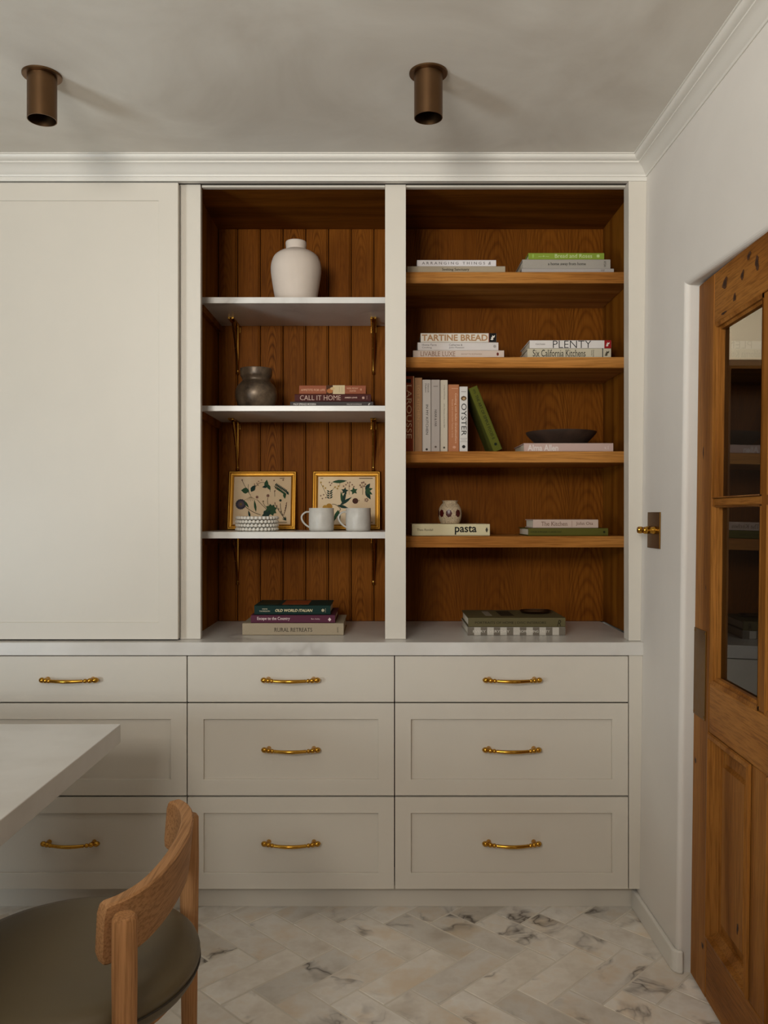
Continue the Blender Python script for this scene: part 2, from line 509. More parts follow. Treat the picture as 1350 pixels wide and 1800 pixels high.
# head: profile in x-z, lower edge falls slightly towards the viewer
zt = 0.03
prof = [(x0, ZC)] + [(x0 + r - r*math.cos(R(a)), DOOR_H + r - r*math.sin(R(a))) for a in (0, 18, 36, 54, 72, 90)] + [(x1, DOOR_H), (x1, ZC)]
n = len(prof)
va = [(x, DOOR_Y1 + r, z) for x, z in prof]; vb = [(x, DOOR_Y0, z - (zt if z < ZC - 0.1 else 0)) for x, z in prof]
wr.add(va + vb, [tuple(range(n)), tuple(range(2*n-1, n-1, -1))] + [(i, (i+1) % n, n+(i+1) % n, n+i) for i in range(n)])
wr.box(x0, x1, DOOR_Y1 + r, 2.80, DOOR_H + r, ZC)
wr.box(x0, x1, -0.95, DOOR_Y0, DOOR_H, ZC)
wrn = lean_x(wr).build('wall_right', M['wall'])
struct(wrn, 'pale plaster right wall with a doorway')
# other walls of the room
wb = MB()
wb.box(-3.7, 1.06, 3.335, 3.45, -0.004, ZC)
wb.box(-3.7, XL - 0.002, 2.76, 3.335, -0.004, ZC)
wb.box(0.955, 1.06, 2.80, 3.335, -0.004, ZC)
struct(wb.build('wall_back', M['wall']), 'plaster wall behind the fitted cabinets')
wl = MB()
wl.box(-3.7, -3.5, 0.4, 2.76, -0.004, ZC)
struct(wl.build('wall_left', M['room']), 'left wall of the room, outside the view')
def win_frame(name, a0, a1, z0, z1, Mx):
    mb = MB(); t = 0.05; hw = 0.025
    def bar(p0, p1, q0, q1): mb.box(p0, p1, -hw, hw, q0, q1)
    bar(a0, a0 + t, z0, z1); bar(a1 - t, a1, z0, z1); bar(a0 + t, a1 - t, z0, z0 + t); bar(a0 + t, a1 - t, z1 - t, z1)
    m = (a0 + a1) / 2; bar(m - 0.012, m + 0.012, z0 + t, z1 - t)
    struct(mb.xf(Mx).build(name, M['crown']), 'painted window frame outside the view')
def wall_with_window(name, a0, a1, w0, w1, z0, z1, Mx, wname):
    mb = MB()
    mb.box(a0, w0, -0.2, 0, -0.004, ZC); mb.box(w1, a1, -0.2, 0, -0.004, ZC)
    mb.box(w0, w1, -0.2, 0, -0.004, z0); mb.box(w0, w1, -0.2, 0, z1, ZC)
    struct(mb.xf(Mx).build(name, M['room']), 'wall with a window, outside the view')
    win_frame(wname, w0, w1, z0, z1, Mx @ Matrix.Translation((0, -0.06, 0)))
wall_with_window('wall_corner', -1.0, 1.0, -0.36, 0.36, 0.62, 1.62, Matrix.Translation((-2.7, -0.2, 0)) @ Matrix.Rotation(R(-36.87), 4, 'Z'), 'window_1')
wall_with_window('wall_front', -1.9, 1.06, -1.42, -0.28, 1.72, 2.44, Matrix.Translation((0, -0.8, 0)), 'window_2')

# dim room beyond the door, with a dark archway in its cream end wall
fw = MB()
AX, AZ, AR = 2.10, 1.505, 0.78
YE = 4.5
pts = [(1.06, 0), (AX - AR, 0), (AX - AR, AZ)] + [(AX - AR*math.cos(R(a)), AZ + AR*math.sin(R(a))) for a in range(10, 61, 5)]
pts += [(2.5, AZ + AR*math.sin(R(60))), (2.5, ZC), (1.06, ZC)]
fw.prism([(x, YE, z) for x, z in pts], (0, 0.18, 0))
struct(fw.build('wall_far', M['farwall']), 'cream end wall with a dark archway, seen through the door glass')
dk = MB()
dk.box(2.5, 2.6, 0.6, 5.0, -0.004, ZC); dk.box(1.06, 2.5, 0.5, 0.6, -0.004, ZC); dk.box(1.06, 2.5, 4.95, 5.0, -0.004, ZC)
dk.box(1.06, 1.1, 3.2, 4.5, -0.004, ZC)
struct(dk.build('wall_hall', plain('dark_hall_shade', '#3a3029', 0.8)), 'hall walls beyond the door, coloured dark as an unlit room')  # dark wall colour stands in for the darkness past the archway

# crown moulding (mitred at the corner)
crown_prof = [(0.0, -0.056), (0.004, -0.056), (0.006, -0.050), (0.010, -0.047), (0.016, -0.040), (0.024, -0.031), (0.034, -0.0245), (0.0395, -0.0235),
              (0.0395, -0.0185), (0.045, -0.0175), (0.052, -0.014), (0.0565, -0.0085), (0.0575, -0.004), (0.062, -0.003), (0.062, 0.0), (0.0, 0.0)]
XW = wallx(ZC - 0.02)
def sweep_crown(name, ends, label):
    mb = MB(); n = len(crown_prof); v = []
    for e in ends: v += [e(a, z) for a, z in crown_prof]
    f = [tuple(range(n)), tuple(range(2*n-1, n-1, -1))] + [(i, (i+1) % n, n+(i+1) % n, n+i) for i in range(n)]
    mb.add(v, f)
    struct(mb.build(name, M['crown'], smooth=30), label)
sweep_crown('trim_1', [lambda a, z: (-3.5, Y_OUT - a, ZC + z), lambda a, z: (XW - a, Y_OUT - a, ZC + z)], 'off-white crown moulding over the cabinets')
sweep_crown('trim_2', [lambda a, z: (XW - a, Y_OUT - a, ZC + z), lambda a, z: (XW - a, -0.8, ZC + z)], 'off-white crown moulding along the right wall')
# frieze rail under the crown on the cabinet front
Z_OPEN = wz(318, Y_OUT)
struct(MB().box(XL, wallx(2.4) + 0.003, Y_OUT, Y_OUT + 0.022, Z_OPEN, ZC).build('trim_3', M['crown'], bevel=0.0012), 'painted top rail above the shelving openings')
# baseboard on the right wall, wrapping round the rounded corner
bb = MB()
t, hb = 0.014, 0.066
poly = [(x0, 2.80), (x0 - t, 2.80), (x0 - t, DOOR_Y1 + r)]
rr_ = r + t
poly += [(x0 + r + rr_*math.cos(R(a)), DOOR_Y1 + r + rr_*math.sin(R(a))) for a in (195, 210, 225, 240, 255, 270)]
poly += [(x0 + r, DOOR_Y1), (x0 + r - r*math.cos(R(45)), DOOR_Y1 + r - r*math.sin(R(45))), (x0, DOOR_Y1 + r)]
bb.prism([(x, y, 0.0) for x, y in poly], (0, 0, hb))
struct(lean_x(bb).build('baseboard_right', M['crown'], bevel=0.006, seg=3), 'low painted skirting on the right wall')
# toe kick
struct(MB().box(XL, 0.857, Y_TOE, Y_TOE + 0.02, 0.0, 0.125).build('baseboard_back', M['paint']), 'recessed painted toe kick under the drawers')

# ================================================================== DOOR (old pine, half glazed)
P0 = Vector((0.8885, 2.385, 0.010))
th = 0.048
dS = Vector((-math.sin(th), -math.cos(th), 0)); dN = Vector((-math.cos(th), math.sin(th), 0)); dU = Vector((LEAN, 0, 1))
def D(s_, n_, z_): return P0 + dS*s_ + dN*n_ + dU*z_
def dbox(mb, s0, s1, n0, n1, z0, z1):
    mb.add([D(a, b, c) for c in (z0, z1) for a, b in ((s0, n0), (s1, n0), (s1, n1), (s0, n1))],
           [(0,3,2,1),(4,5,6,7),(0,1,5,4),(1,2,6,5),(2,3,7,6),(3,0,4,7)]); return mb
def dring(mb, outer, inner, nout, nin):
    """sloped moulding between two rectangles (s0,s1,z0,z1)"""
    def c(q, n_): s0, s1, z0, z1 = q; return [D(s0, n_, z0), D(s1, n_, z0), D(s1, n_, z1), D(s0, n_, z1)]
    mb.add(c(outer, nout) + c(inner, nin), [(i, (i+1) % 4, 4+(i+1) % 4, 4+i) for i in range(4)]); return mb
door = bpy.data.objects.new('door_1', None); COL.objects.link(door); door.location = P0
struct(door, 'knotty pine half-glazed swing door standing slightly ajar')
W = 0.932; T = 0.044
zt_, zlr1, zlr0, zb = 1.845, 0.862, 0.728, 0.165
ztop = 1.985
for a, b in ((0, 0.125), (W - 0.125, W)):
    dbox(MB(), a, b, -T, 0, 0, ztop).build('stile', M['pine_z'], door, bevel=0.003)
for z0, z1 in ((0, zb), (zlr0, zlr1), (zt_, ztop)):
    dbox(MB(), 0.1255, W - 0.1255, -T, -0.0008, z0, z1).build('rail', M['pine_y'], door, bevel=0.003)
dbox(MB(), 0.446, 0.486, -T + 0.006, -0.004, zlr1, zt_).build('glazing_bar', M['pine_z'], door, bevel=0.004)
for a, b in ((0.1255, 0.446), (0.486, W - 0.1255)):
    dbox(MB(), a, b, -T + 0.008, -0.006, 1.347, 1.369).build('glazing_bar', M['pine_y'], door, bevel=0.004)
dbox(MB(), 0.418, 0.514, -T, -0.0008, zb, zlr0).build('mullion', M['pine_z'], door, bevel=0.003)
for a, b in ((0.1255, 0.446), (0.486, W - 0.1255)):
    for z0, z1 in ((zlr1, 1.347), (1.369, zt_)):
        o_ = (a, b, z0, z1)
        la = 0.020; ra = 0.020; lo = 0.018 if z0 == zlr1 else 0.004; hi = 0.018 if z1 == zt_ else 0.004
        if a > 0.4: la = 0.008
        else: ra = 0.008
        i_ = (a + la, b - ra, z0 + lo, z1 - hi)
        mb = MB(); dring(mb, o_, (a + la*0.55, b - ra*0.55, z0 + lo*0.55, z1 - hi*0.55), -0.001, -0.004)
        dring(mb, (a + la*0.6, b - ra*0.6, z0 + lo*0.6, z1 - hi*0.6), i_, -0.010, -0.013); dring(mb, i_, i_, -0.013, -0.026)
        dring(mb, (a + la*0.55, b - ra*0.55, z0 + lo*0.55, z1 - hi*0.55), (a + la*0.6, b - ra*0.6, z0 + lo*0.6, z1 - hi*0.6), -0.004, -0.010)
        mb.build('glazing_bead', M['pine_z'], door)
        g_ = MB(); g_.add([D(a + 0.002, -0.024, z0 + 0.002), D(b - 0.002, -0.024, z0 + 0.002), D(b - 0.002, -0.024, z1 - 0.002), D(a + 0.002, -0.024, z1 - 0.002)], [(0, 1, 2, 3)])
        g_.build('glass_pane', M['glass'], door)
for a, b in ((0.1255, 0.418), (0.514, W - 0.1255)):
    mb = MB(); q0 = (a, b, zb, zlr0)
    def ins(d): return (a + d, b - d, zb + d, zlr0 - d)
    dring(mb, q0, ins(0.002), -0.001, 0.005); dring(mb, ins(0.002), ins(0.012), 0.005, 0.007); dring(mb, ins(0.012), ins(0.016), 0.007, -0.008); dring(mb, ins(0.016), ins(0.034), -0.008, -0.020)
    dring(mb, ins(0.034), ins(0.036), -0.020, -0.030)
    mb.build('panel_moulding', M['pine_z'], door)
    mb = MB(); dring(mb, ins(0.03), ins(0.066), -0.029, -0.024); dring(mb, ins(0.066), ins(0.073), -0.024, -0.013)
    i_ = ins(0.073); mb.add([D(i_[0], -0.013, i_[2]), D(i_[1], -0.013, i_[2]), D(i_[1], -0.013, i_[3]), D(i_[0], -0.013, i_[3])], [(0, 1, 2, 3)])
    dbox(mb, a + 0.001, b - 0.001, -T + 0.006, -0.0305, zb + 0.001, zlr0 - 0.001)
    mb.build('panel', M['pine_z'], door)
pp = dbox(MB(), 0.004, 0.100, 0.0004, 0.0026, 0.752, 1.0).build('push_plate', M['brass_old'], door, bevel=0.001)
pp['label'] = 'aged brass push plate'
for s_, z_ in ((0.011, 0.992), (0.093, 0.992), (0.011, 0.76), (0.093, 0.76)):
    mb = MB(); c0 = D(s_, 0.0026, z_); mb.lathe((0, 0, 0), [(0.0035, 0), (0.003, 0.0012), (0.0, 0.0014)], 10, 'x'); mb.v = [Vector((-p.x, p.y, p.z)) + c0 for p in mb.v]
    mb.build('screw', M['brass_old'], pp, smooth=40)
# dark knots in the reclaimed timber
kn = plain('knot', '#4a2a13', 0.6); kc = plain('knot_core', '#2a160a', 0.6)
def knot(s_, z_, rs, rz, n_=0.0002, sd=1):
    rnd_ = random.Random(sd); ph = [rnd_.uniform(0, 6.28) for _ in range(4)]; n = 22
    for q_, mt, dn in ((1.0, kn, 0.0), (0.5, kc, 0.0002)):
        pts_ = []
        for i in range(n):
            a_ = 2*math.pi*i/n
            w_ = q_*(1 + 0.22*math.sin(2*a_ + ph[0]) + 0.14*math.sin(3*a_ + ph[1]) + 0.08*math.sin(5*a_ + ph[2]))
            pts_.append(D(s_ + rs*w_*math.cos(a_), n_ + dn, z_ + rz*w_*math.sin(a_)))
        mb = MB(); mb.add(pts_, [tuple(range(n))]); mb.build('knot' if dn == 0 else 'knot_core', mt, door)
for i_, a_ in enumerate(((0.205, 1.935, 0.020, 0.012), (0.325, 1.922, 0.009, 0.013), (0.365, 1.958, 0.012, 0.008), (0.275, 1.880, 0.008, 0.012), (0.20, 1.858, 0.016, 0.004), (0.415, 1.925, 0.012, 0.016), (0.055, 1.50, 0.005, 0.015), (0.022, 0.62, 0.006, 0.010), (0.10, 0.13, 0.007, 0.010), (0.09, 1.12, 0.003, 0.008))):
    knot(*a_, 0.0002, i_)
knot(0.315, 0.285, 0.006, 0.014, -0.0126, 31)

# ================================================================== BASE CABINETS
handle_mesh = None
def make_handle_mesh():
    mb = MB(); hw = 0.0955
    xr = []
    def ball(c, rad, n=6):
        for i in range(n+1):
            a = math.pi * i / n; xr.append((c - rad*math.cos(a), max(0.0028, rad*math.sin(a))))
    ball(-0.0885, 0.0095); ball(-0.0735, 0.0085); ball(-0.0605, 0.0074)
    xr += [(-0.052, 0.0060), (-0.047, 0.0056), (-0.03, 0.0058), (-0.012, 0.0062), (0, 0.0063)]
    xr += [(-x, r_) for x, r_ in reversed(xr[:-1])]
    def out(x): return 0.012 + 0.033 * (math.cos(min(1, abs(x) / 0.098) * math.pi / 2) ** 0.9)
    mb.tube([(x, -out(x), 0) for x, _ in xr], [r_ for _, r_ in xr], 10)
    for sx in (-1, 1):
        mb.lathe((sx*0.0755, 0, 0), [(0.0085, 0.0), (0.0085, -0.004), (0.0075, -0.008), (0.0075, -0.018)], 12, 'y')
    me = mb.mesh('handle', smooth=50); me.materials.append(M['brass']); return me
handle_mesh = make_handle_mesh()
Z_D = [(1153.5, 1234), (1236.5, 1398.5), (1401.5, 1563)]
def drawer_front(unit, x0, x1, z0, z1, shaker, hx):
    g = 0.0016
    x0 += g; x1 -= g
    rec = 0.012; st = 0.0535
    if shaker:
        mb = MB()
        mb.box(x0, x0 + st, Y_DRW, Y_DRW + 0.020, z0, z1); mb.box(x1 - st, x1, Y_DRW, Y_DRW + 0.020, z0, z1)
        mb.box(x0 + st, x1 - st, Y_DRW, Y_DRW + 0.020, z0, z0 + st*1.0); mb.box(x0 + st, x1 - st, Y_DRW, Y_DRW + 0.020, z1 - st, z1)
        # clean single surface: ring instead of four butt-jointed pieces
        mb = MB()
        def q(a, b, c, d, y): return [(a, y, c), (b, y, c), (b, y, d), (a, y, d)]
        o4 = q(x0, x1, z0, z1, Y_DRW); i4 = q(x0+st, x1-st, z0+st, z1-st, Y_DRW)
        ob = q(x0, x1, z0, z1, Y_DRW+0.02); ib = q(x0+st, x1-st, z0+st, z1-st, Y_DRW+0.02)
        mb.add(o4 + i4 + ob + ib, [f for i in range(4) for f in ((i, (i+1) % 4, 4+(i+1) % 4, 4+i), (i, 8+i, 8+(i+1) % 4, (i+1) % 4), (4+i, 4+(i+1) % 4, 12+(i+1) % 4, 12+i), (8+i, 12+i, 12+(i+1) % 4, 8+(i+1) % 4))])
        dr = mb.build('drawer', M['paint'], unit, bevel=0.0012)
        MB().box(x0+st-0.004, x1-st+0.004, Y_DRW+rec, Y_DRW+0.018, z0+st-0.004, z1-st+0.004).build('panel', M['paint'], dr)
        yh = Y_DRW + rec
    else:
        dr = MB().box(x0, x1, Y_DRW, Y_DRW+0.020, z0, z1).build('drawer', M['paint'], unit, bevel=0.0015)
        yh = Y_DRW
    hd = bpy.data.objects.new('handle', handle_mesh); COL.objects.link(hd); hd.parent = dr
    hd.location = Vector((hx, yh, (z0+z1)/2)) - unit.location
    return dr
XD = [XL, wx(328.8, Y_DRW), wx(693.6, Y_DRW), wx(1105, Y_DRW)]
HX = [wx(124, Y_DRW), wx(511.5, Y_DRW), wx(899.5, Y_DRW)]
lab = ['painted drawer unit on the left, behind the table corner', 'painted drawer unit in the middle, under the centre stile', 'painted drawer unit on the right, beside the doorway wall']
for i in range(3):
    x0_, x1_ = XD[i], XD[i+1]
    if i == 0: x0_ = 2*HX[0] - XD[1]
    u = thing('drawer_unit', ((x0_+x1_)/2, Y_DRW, 0.1), lab[i], 'drawers', 'fitted base units with brass handles')
    xb1 = x1_ - 0.001 if i < 2 else 0.868
    zc1 = Z_CTR - 0.044
    mb = MB(); mb.box(x0_ + 0.001, xb1, Y_DRW + 0.023, Y_BACK, wz(1563, Y_DRW) + 0.002, zc1)
    mb.build('body', M['black'], u)
    for j, (a, b) in enumerate(Z_D):
        drawer_front(u, x0_, x1_, wz(b, Y_DRW), wz(a, Y_DRW), j > 0, HX[i])
    if i == 2:
        mb = MB(); mb.prism([(x1_ + 0.0015, Y_DRW, wz(1563, Y_DRW)), (wallx(0.1)+0.0, Y_DRW, wz(1563, Y_DRW)), (wallx(0.86)+0.0, Y_DRW, zc1), (x1_ + 0.0015, Y_DRW, zc1)], (0, 0.02, 0))
        mb.build('filler_strip', M['paint'], u, bevel=0.001)
# continuous worktop
ct = MB(); ct.box(XL, wallx(0.9), Y_CTR, Y_BACK, Z_CTR - 0.0435, Z_CTR)
tag(ct.build('countertop', M['marble'], bevel=0.0015), 'long white marble worktop over the drawers', 'worktop')
# end infill left of the units (outside the frame)
xe = 2*HX[0] - XD[1]
struct(MB().box(XL, xe - 0.002, Y_DRW, Y_DRW + 0.02, wz(1563, Y_DRW), Z_CTR - 0.0435).build('trim_4', M['paint']), 'painted end filler of the base units')

# ================================================================== UPPER SHELVING
Z_TOP = 1.142 + H                 # interior ceiling
XLW, XRW = wx(383, Y_BACK), 0.043          # left bay inside faces
RLW, RRW = 0.063, wx(1060, Y_BACK)         # right bay inside faces
left = thing('shelving_unit', (-0.31, 3.1, Z_CTR), 'narrow oak lined bay with white marble shelves on brass brackets', 'shelving')
right = thing('shelving_unit', (0.47, 3.1, Z_CTR), 'wide oak lined bay with thick oak shelves full of books', 'shelving')
zc = Z_CTR + 0.0008
def box_part(name, mat, par, *a, bevel=0.0): return MB().box(*a).build(name, mat, par, bevel=bevel)
YF = Y_STILE + 0.026
box_part('side_panel', M['oak_v'], left, XLW - 0.018, XLW, YF, Y_BACK, zc, Z_TOP)
box_part('divider_panel', M['oak_v'], left, XRW, (XRW+RLW)/2, YF, Y_BACK, zc, Z_TOP)
box_part('top_panel', M['oak_h'] if False else M['oak_y'], left, XLW - 0.018, (XRW+RLW)/2, YF, Y_BACK, Z_TOP, Z_TOP + 0.02)
box_part('divider_panel', M['oak_v'], right, (XRW+RLW)/2, RLW, YF, Y_BACK, zc, Z_TOP)
box_part('side_panel', M['oak_v'], right, RRW, RRW + 0.018, YF, Y_BACK, zc, Z_TOP)
box_part('top_panel', M['oak_y'], right, (XRW+RLW)/2, RRW + 0.018, YF, Y_BACK, Z_TOP, Z_TOP + 0.02)
# beaded back boards of the left bay
pitch = 40.0 * Y_BACK / F
xg = wx(417.5, Y_BACK) - pitch * 3
xs = []
while xg < XRW:
    xs.append(xg); xg += pitch
for a in xs:
    b = a + pitch
    a_, b_ = max(a, XLW), min(b, XRW)
    if b_ - a_ < 0.006: continue
    mb = MB(); gap = 0.0012; bd = 0.009
    yb = Y_BACK
    mb.prism([(a_ + gap, yb + 0.012, zc), (a_ + gap, yb + 0.003, zc), (min(a_ + gap + 0.003, b_), yb, zc), (b_ - bd if b_ == b else b_, yb, zc)] +
             ([(b_ - bd + 0.0015, yb + 0.003, zc), (b_ - bd + 0.003, yb, zc), (b_ - gap - 0.002, yb, zc), (b_ - gap, yb + 0.003, zc)] if b_ == b else []) +
             [(b_ - gap, yb + 0.012, zc)], (0, 0, Z_TOP - zc))
    recentre(mb.build('back_board', M['oak_board'], left), Vector(((a_+b_)/2, yb, (zc+Z_TOP)/2)))
box_part('back_sheet', M['black'], left, XLW - 0.018, (XRW+RLW)/2, Y_BACK + 0.0125, Y_BACK + 0.022, zc, Z_TOP + 0.02)
# veneered back of the right bay: three sheets
bx = [RLW, wx(838, Y_BACK), wx(918, Y_BACK), wx(1000, Y_BACK), RRW]
for a, b in zip(bx, bx[1:]):
    recentre(box_part('back_board', M['oak_sheet'], right, a, b - 0.0004, Y_BACK, Y_BACK + 0.02, zc, Z_TOP), Vector(((a+b)/2, Y_BACK, (zc+Z_TOP)/2)))
# marble shelves, cleats and brackets
ZM = []
def bracket_mesh(L=0.152, Hh=0.190):
    mb = MB()
    mb.box(-0.011, 0.011, -0.004, 0, -Hh*0.15, 0)                       # wall leaf
    mb.box(-0.011, 0.011, -L, 0, -0.0065, 0)                              # arm under the shelf
    mb.tube([(0, -0.0055, -0.006), (0, -0.0055, -Hh + 0.006)], [0.0085, 0.0048], 8)   # upright
    pts_ = []; n = 9
    for i in range(n + 1):
        t = i / n; pts_.append((0, -0.006 - (L*0.62)*(t**1.35), -Hh + 0.012 + (Hh - 0.018)*t))
    mb.tube(pts_, [0.0046 + 0.0022*i/n for i in range(n+1)], 8)
    mb.lathe((0, -0.0065, -Hh), [(0.0, -0.0075), (0.0052, -0.0052), (0.0075, 0), (0.0052, 0.0052), (0.0, 0.0075)], 10)
    mb.lathe((0, -L, -0.004), [(0.0, -0.0055), (0.0055, 0), (0.0, 0.004)], 10)
    me = mb.mesh('bracket', smooth=40); me.materials.append(M['brass_mid']); return me
br_me = bracket_mesh()
for yt, yb_ in ((522.3, 533), (713, 722.7), (936.0, 946.5)):
    zt1, zb1 = wz(yt, Y_SHELF), wz(yb_, Y_SHELF)
    if yt > 900: zt1 += 0.0025
    ZM.append(zt1)
    sh = box_part('marble_shelf', M['marble'], left, XLW + 0.0005, XRW - 0.0005, Y_SHELF, Y_BACK - 0.0005, zb1, zt1, bevel=0.0012)
    for cxa, cxb in ((XLW + 0.0005, XLW + 0.016), (XRW - 0.016, XRW - 0.0005)):
        box_part('shelf_cleat', M['oak_y'], left, cxa, cxb, Y_SHELF + 0.02, Y_BACK - 0.001, zb1 - 0.026, zb1 - 0.0003)
    for bxp in (-0.580, -0.037):
        o = bpy.data.objects.new('bracket', br_me); COL.objects.link(o); o.parent = left
        o.location = Vector((bxp, Y_BACK - 0.0003, zb1 - 0.0003)) - left.location
ZO = []
for yt, yb_ in ((478, 498), (627.6, 646.6), (793.3, 813), (942.6, 962.4)):
    zt1, zb1 = wz(yt, Y_SHELF), wz(yb_, Y_SHELF)
    ZO.append(zt1)
    box_part('oak_shelf', M['oak_h'], right, RLW + 0.0004, RRW - 0.0008, Y_SHELF, Y_BACK - 0.0005, zb1, zt1, bevel=0.0015)
# face frame
xs0, xs1 = wx(316.4, Y_STILE), wx(355, Y_STILE + 0.025)
zf = wz(324, Y_STILE)
box_part('stile', M['paint'], left, xs0, wx(352.6, Y_STILE), Y_STILE, Y_STILE + 0.025, zc, zf, bevel=0.001)
box_part('stile', M['paint'], left, wx(677, Y_STILE), wx(713.4, Y_STILE), Y_STILE, Y_STILE + 0.025, zc, zf, bevel=0.001)
mb = MB(); za, zb2 = zc, Z_OPEN - 0.0005
mb.prism([(wx(1105.3, Y_OUT), Y_OUT, za), (wallx(za), Y_OUT, za), (wallx(zb2), Y_OUT, zb2), (wx(1105.3, Y_OUT), Y_OUT, zb2)], (0, 0.022, 0))
mb.build('stile', M['paint'], right, bevel=0.001)
box_part('stile', M['paint'], right, wx(1106.3, Y_OUT), RRW + 0.02, Y_OUT + 0.0225, YF - 0.0005, zc, zf)
# header boards behind the sliding-door track
ZHD = wz(333.2, Y_STILE + 0.026)
box_part('header', M['paint'], left, wx(357, YF), wx(677, Y_STILE) - 0.0005, Y_STILE + 0.006, YF, ZHD, zf, bevel=0.001)
box_part('header', M['paint'], right, wx(713.4, Y_STILE) + 0.0005, wx(1106.3, Y_OUT) - 0.0005, Y_STILE + 0.006, YF, ZHD, zf, bevel=0.001)
for u_, a, b in ((left, -0.745, 0.045), (right, 0.046, 0.868)):
    box_part('track', plain('dark_track', '#3a342b', 0.5), u_, a, b, Y_OUT + 0.024, Y_STILE + 0.024, zf + 0.0005, zf + 0.012)
    box_part('soffit', M['oak_y'], u_, a, b, Y_STILE + 0.0255, YF + 0.03, zf + 0.0005, Z_TOP + 0.02) if False else None
# plain bays behind the sliding door, coloured black as shade in its edge gap
bay = MB().box(XL, XLW - 0.02, YF, Y_BACK, zc, Z_TOP).build('closed_bay', M['black'])
struct(bay, 'closed cupboard bay behind the tall sliding door'); bay.name = 'trim_5'
# sliding door
sx1 = wx(313, Y_DOOR); sx0 = XL + 0.004
sz0, sz1 = wz(1124, Y_DOOR), wz(320.4, Y_DOOR) - 0.001
sd = thing('sliding_door', ((sx0+sx1)/2, Y_DOOR, sz0), 'tall painted sliding cupboard door with a shallow recessed panel', 'cupboard door')
def q(a, b, c, d, y): return [(a, y, c), (b, y, c), (b, y, d), (a, y, d)]
sw = wx(313, Y_DOOR) - wx(278.5, Y_DOOR); tw_ = wz(320.4, Y_DOOR) - wz(352, Y_DOOR); bw_ = wz(1094, Y_DOOR) - sz0
mb = MB()
o4 = q(sx0, sx1, sz0, sz1, Y_DOOR); i4 = q(sx0+sw, sx1-sw, sz0+bw_, sz1-tw_, Y_DOOR)
ob = q(sx0, sx1, sz0, sz1, Y_DOOR+0.024); ib = q(sx0+sw, sx1-sw, sz0+bw_, sz1-tw_, Y_DOOR+0.024)
mb.add(o4 + i4 + ob + ib, [f for i in range(4) for f in ((i, (i+1) % 4, 4+(i+1) % 4, 4+i), (i, 8+i, 8+(i+1) % 4, (i+1) % 4), (4+i, 4+(i+1) % 4, 12+(i+1) % 4, 12+i), (8+i, 12+i, 12+(i+1) % 4, 8+(i+1) % 4))])
mb.build('door_frame', M['paint'], sd, bevel=0.0015)
box_part('door_panel', M['paint'], sd, sx0+sw-0.004, sx1-sw+0.004, Y_DOOR+0.005, Y_DOOR+0.020, sz0+bw_-0.004, sz1-tw_+0.004)

# ================================================================== CEILING SPOTS
def spot(px, py, label):
    Yd = (ZC - H) * F / (CY - py); X = wx(px, Yd)
    t = thing('ceiling_spotlight', (X, Yd, ZC), label, 'ceiling light', 'bronze tube spotlights')
    MB().lathe((X, Yd, ZC), [(0.050, -0.0055), (0.052, -0.004), (0.052, -0.0002)], 40).build('flange', M['bronze'], t, smooth=30)
    ro, ri = 0.0385, 0.0365
    mb = MB(); mb.lathe((X, Yd, ZC), [(ri, -0.03), (ri, -0.1225), (ro, -0.1225), (ro, -0.006)], 40, close=False)
    mb.build('tube', M['bronze'], t, smooth=30)
    MB().lathe((X, Yd, ZC), [(ri - 0.001, -0.045), (0.028, -0.038), (0.022, -0.028), (0.0, -0.026)], 30).build('reflector', M['black'], t, smooth=40)
spot(74, 132, 'bronze tube spotlight on the ceiling above the tall sliding door')
spot(753, 128, 'bronze tube spotlight on the ceiling above the two shelving bays')

# ================================================================== WALL SWITCH
zs = wz(932, 2.65); xw = wallx(zs)
sw_ = thing('light_switch', (xw, 2.652, zs), 'square aged brass light switch with stubby levers beside the doorway', 'switch')
mb = MB().box(xw - 0.0042, xw - 0.0006, 2.592, 2.712, zs - 0.058, zs + 0.058)
mb.v = [Vector((p.x + LEAN*(p.z - zs), p.y, p.z)) for p in mb.v]
mb.build('plate', M['brass_old'], sw_, bevel=0.001)
for yy in (2.690, 2.632):
    mb = MB().lathe((xw - 0.004, yy, zs), [(0.0125, 0.0), (0.0125, -0.008), (0.0105, -0.012), (0.0095, -0.022), (0.0115, -0.026), (0.0115, -0.035), (0.0095, -0.039), (0.0, -0.040)], 20, 'x')
    mb.build('lever', M['brass'], sw_, smooth=35)

# ================================================================== TABLE
ZTB = 0.752
YTB = (H - ZTB) * F / (1272.5 - CY); XTB = wx(212.3, YTB)
tb = thing('table', (-1.55, 1.3, 0), 'thick white marble topped table at the left edge', 'table')
MB().box(-2.05, XTB, 0.35, YTB, ZTB - 0.052, ZTB).build('tabletop', M['marble'], tb, bevel=0.002)
for yy in (0.75, 1.80):
    MB().box(-1.65, -1.30, yy - 0.05, yy + 0.05, 0.0005, ZTB - 0.0525).build('leg', M['marble'], tb, bevel=0.004)

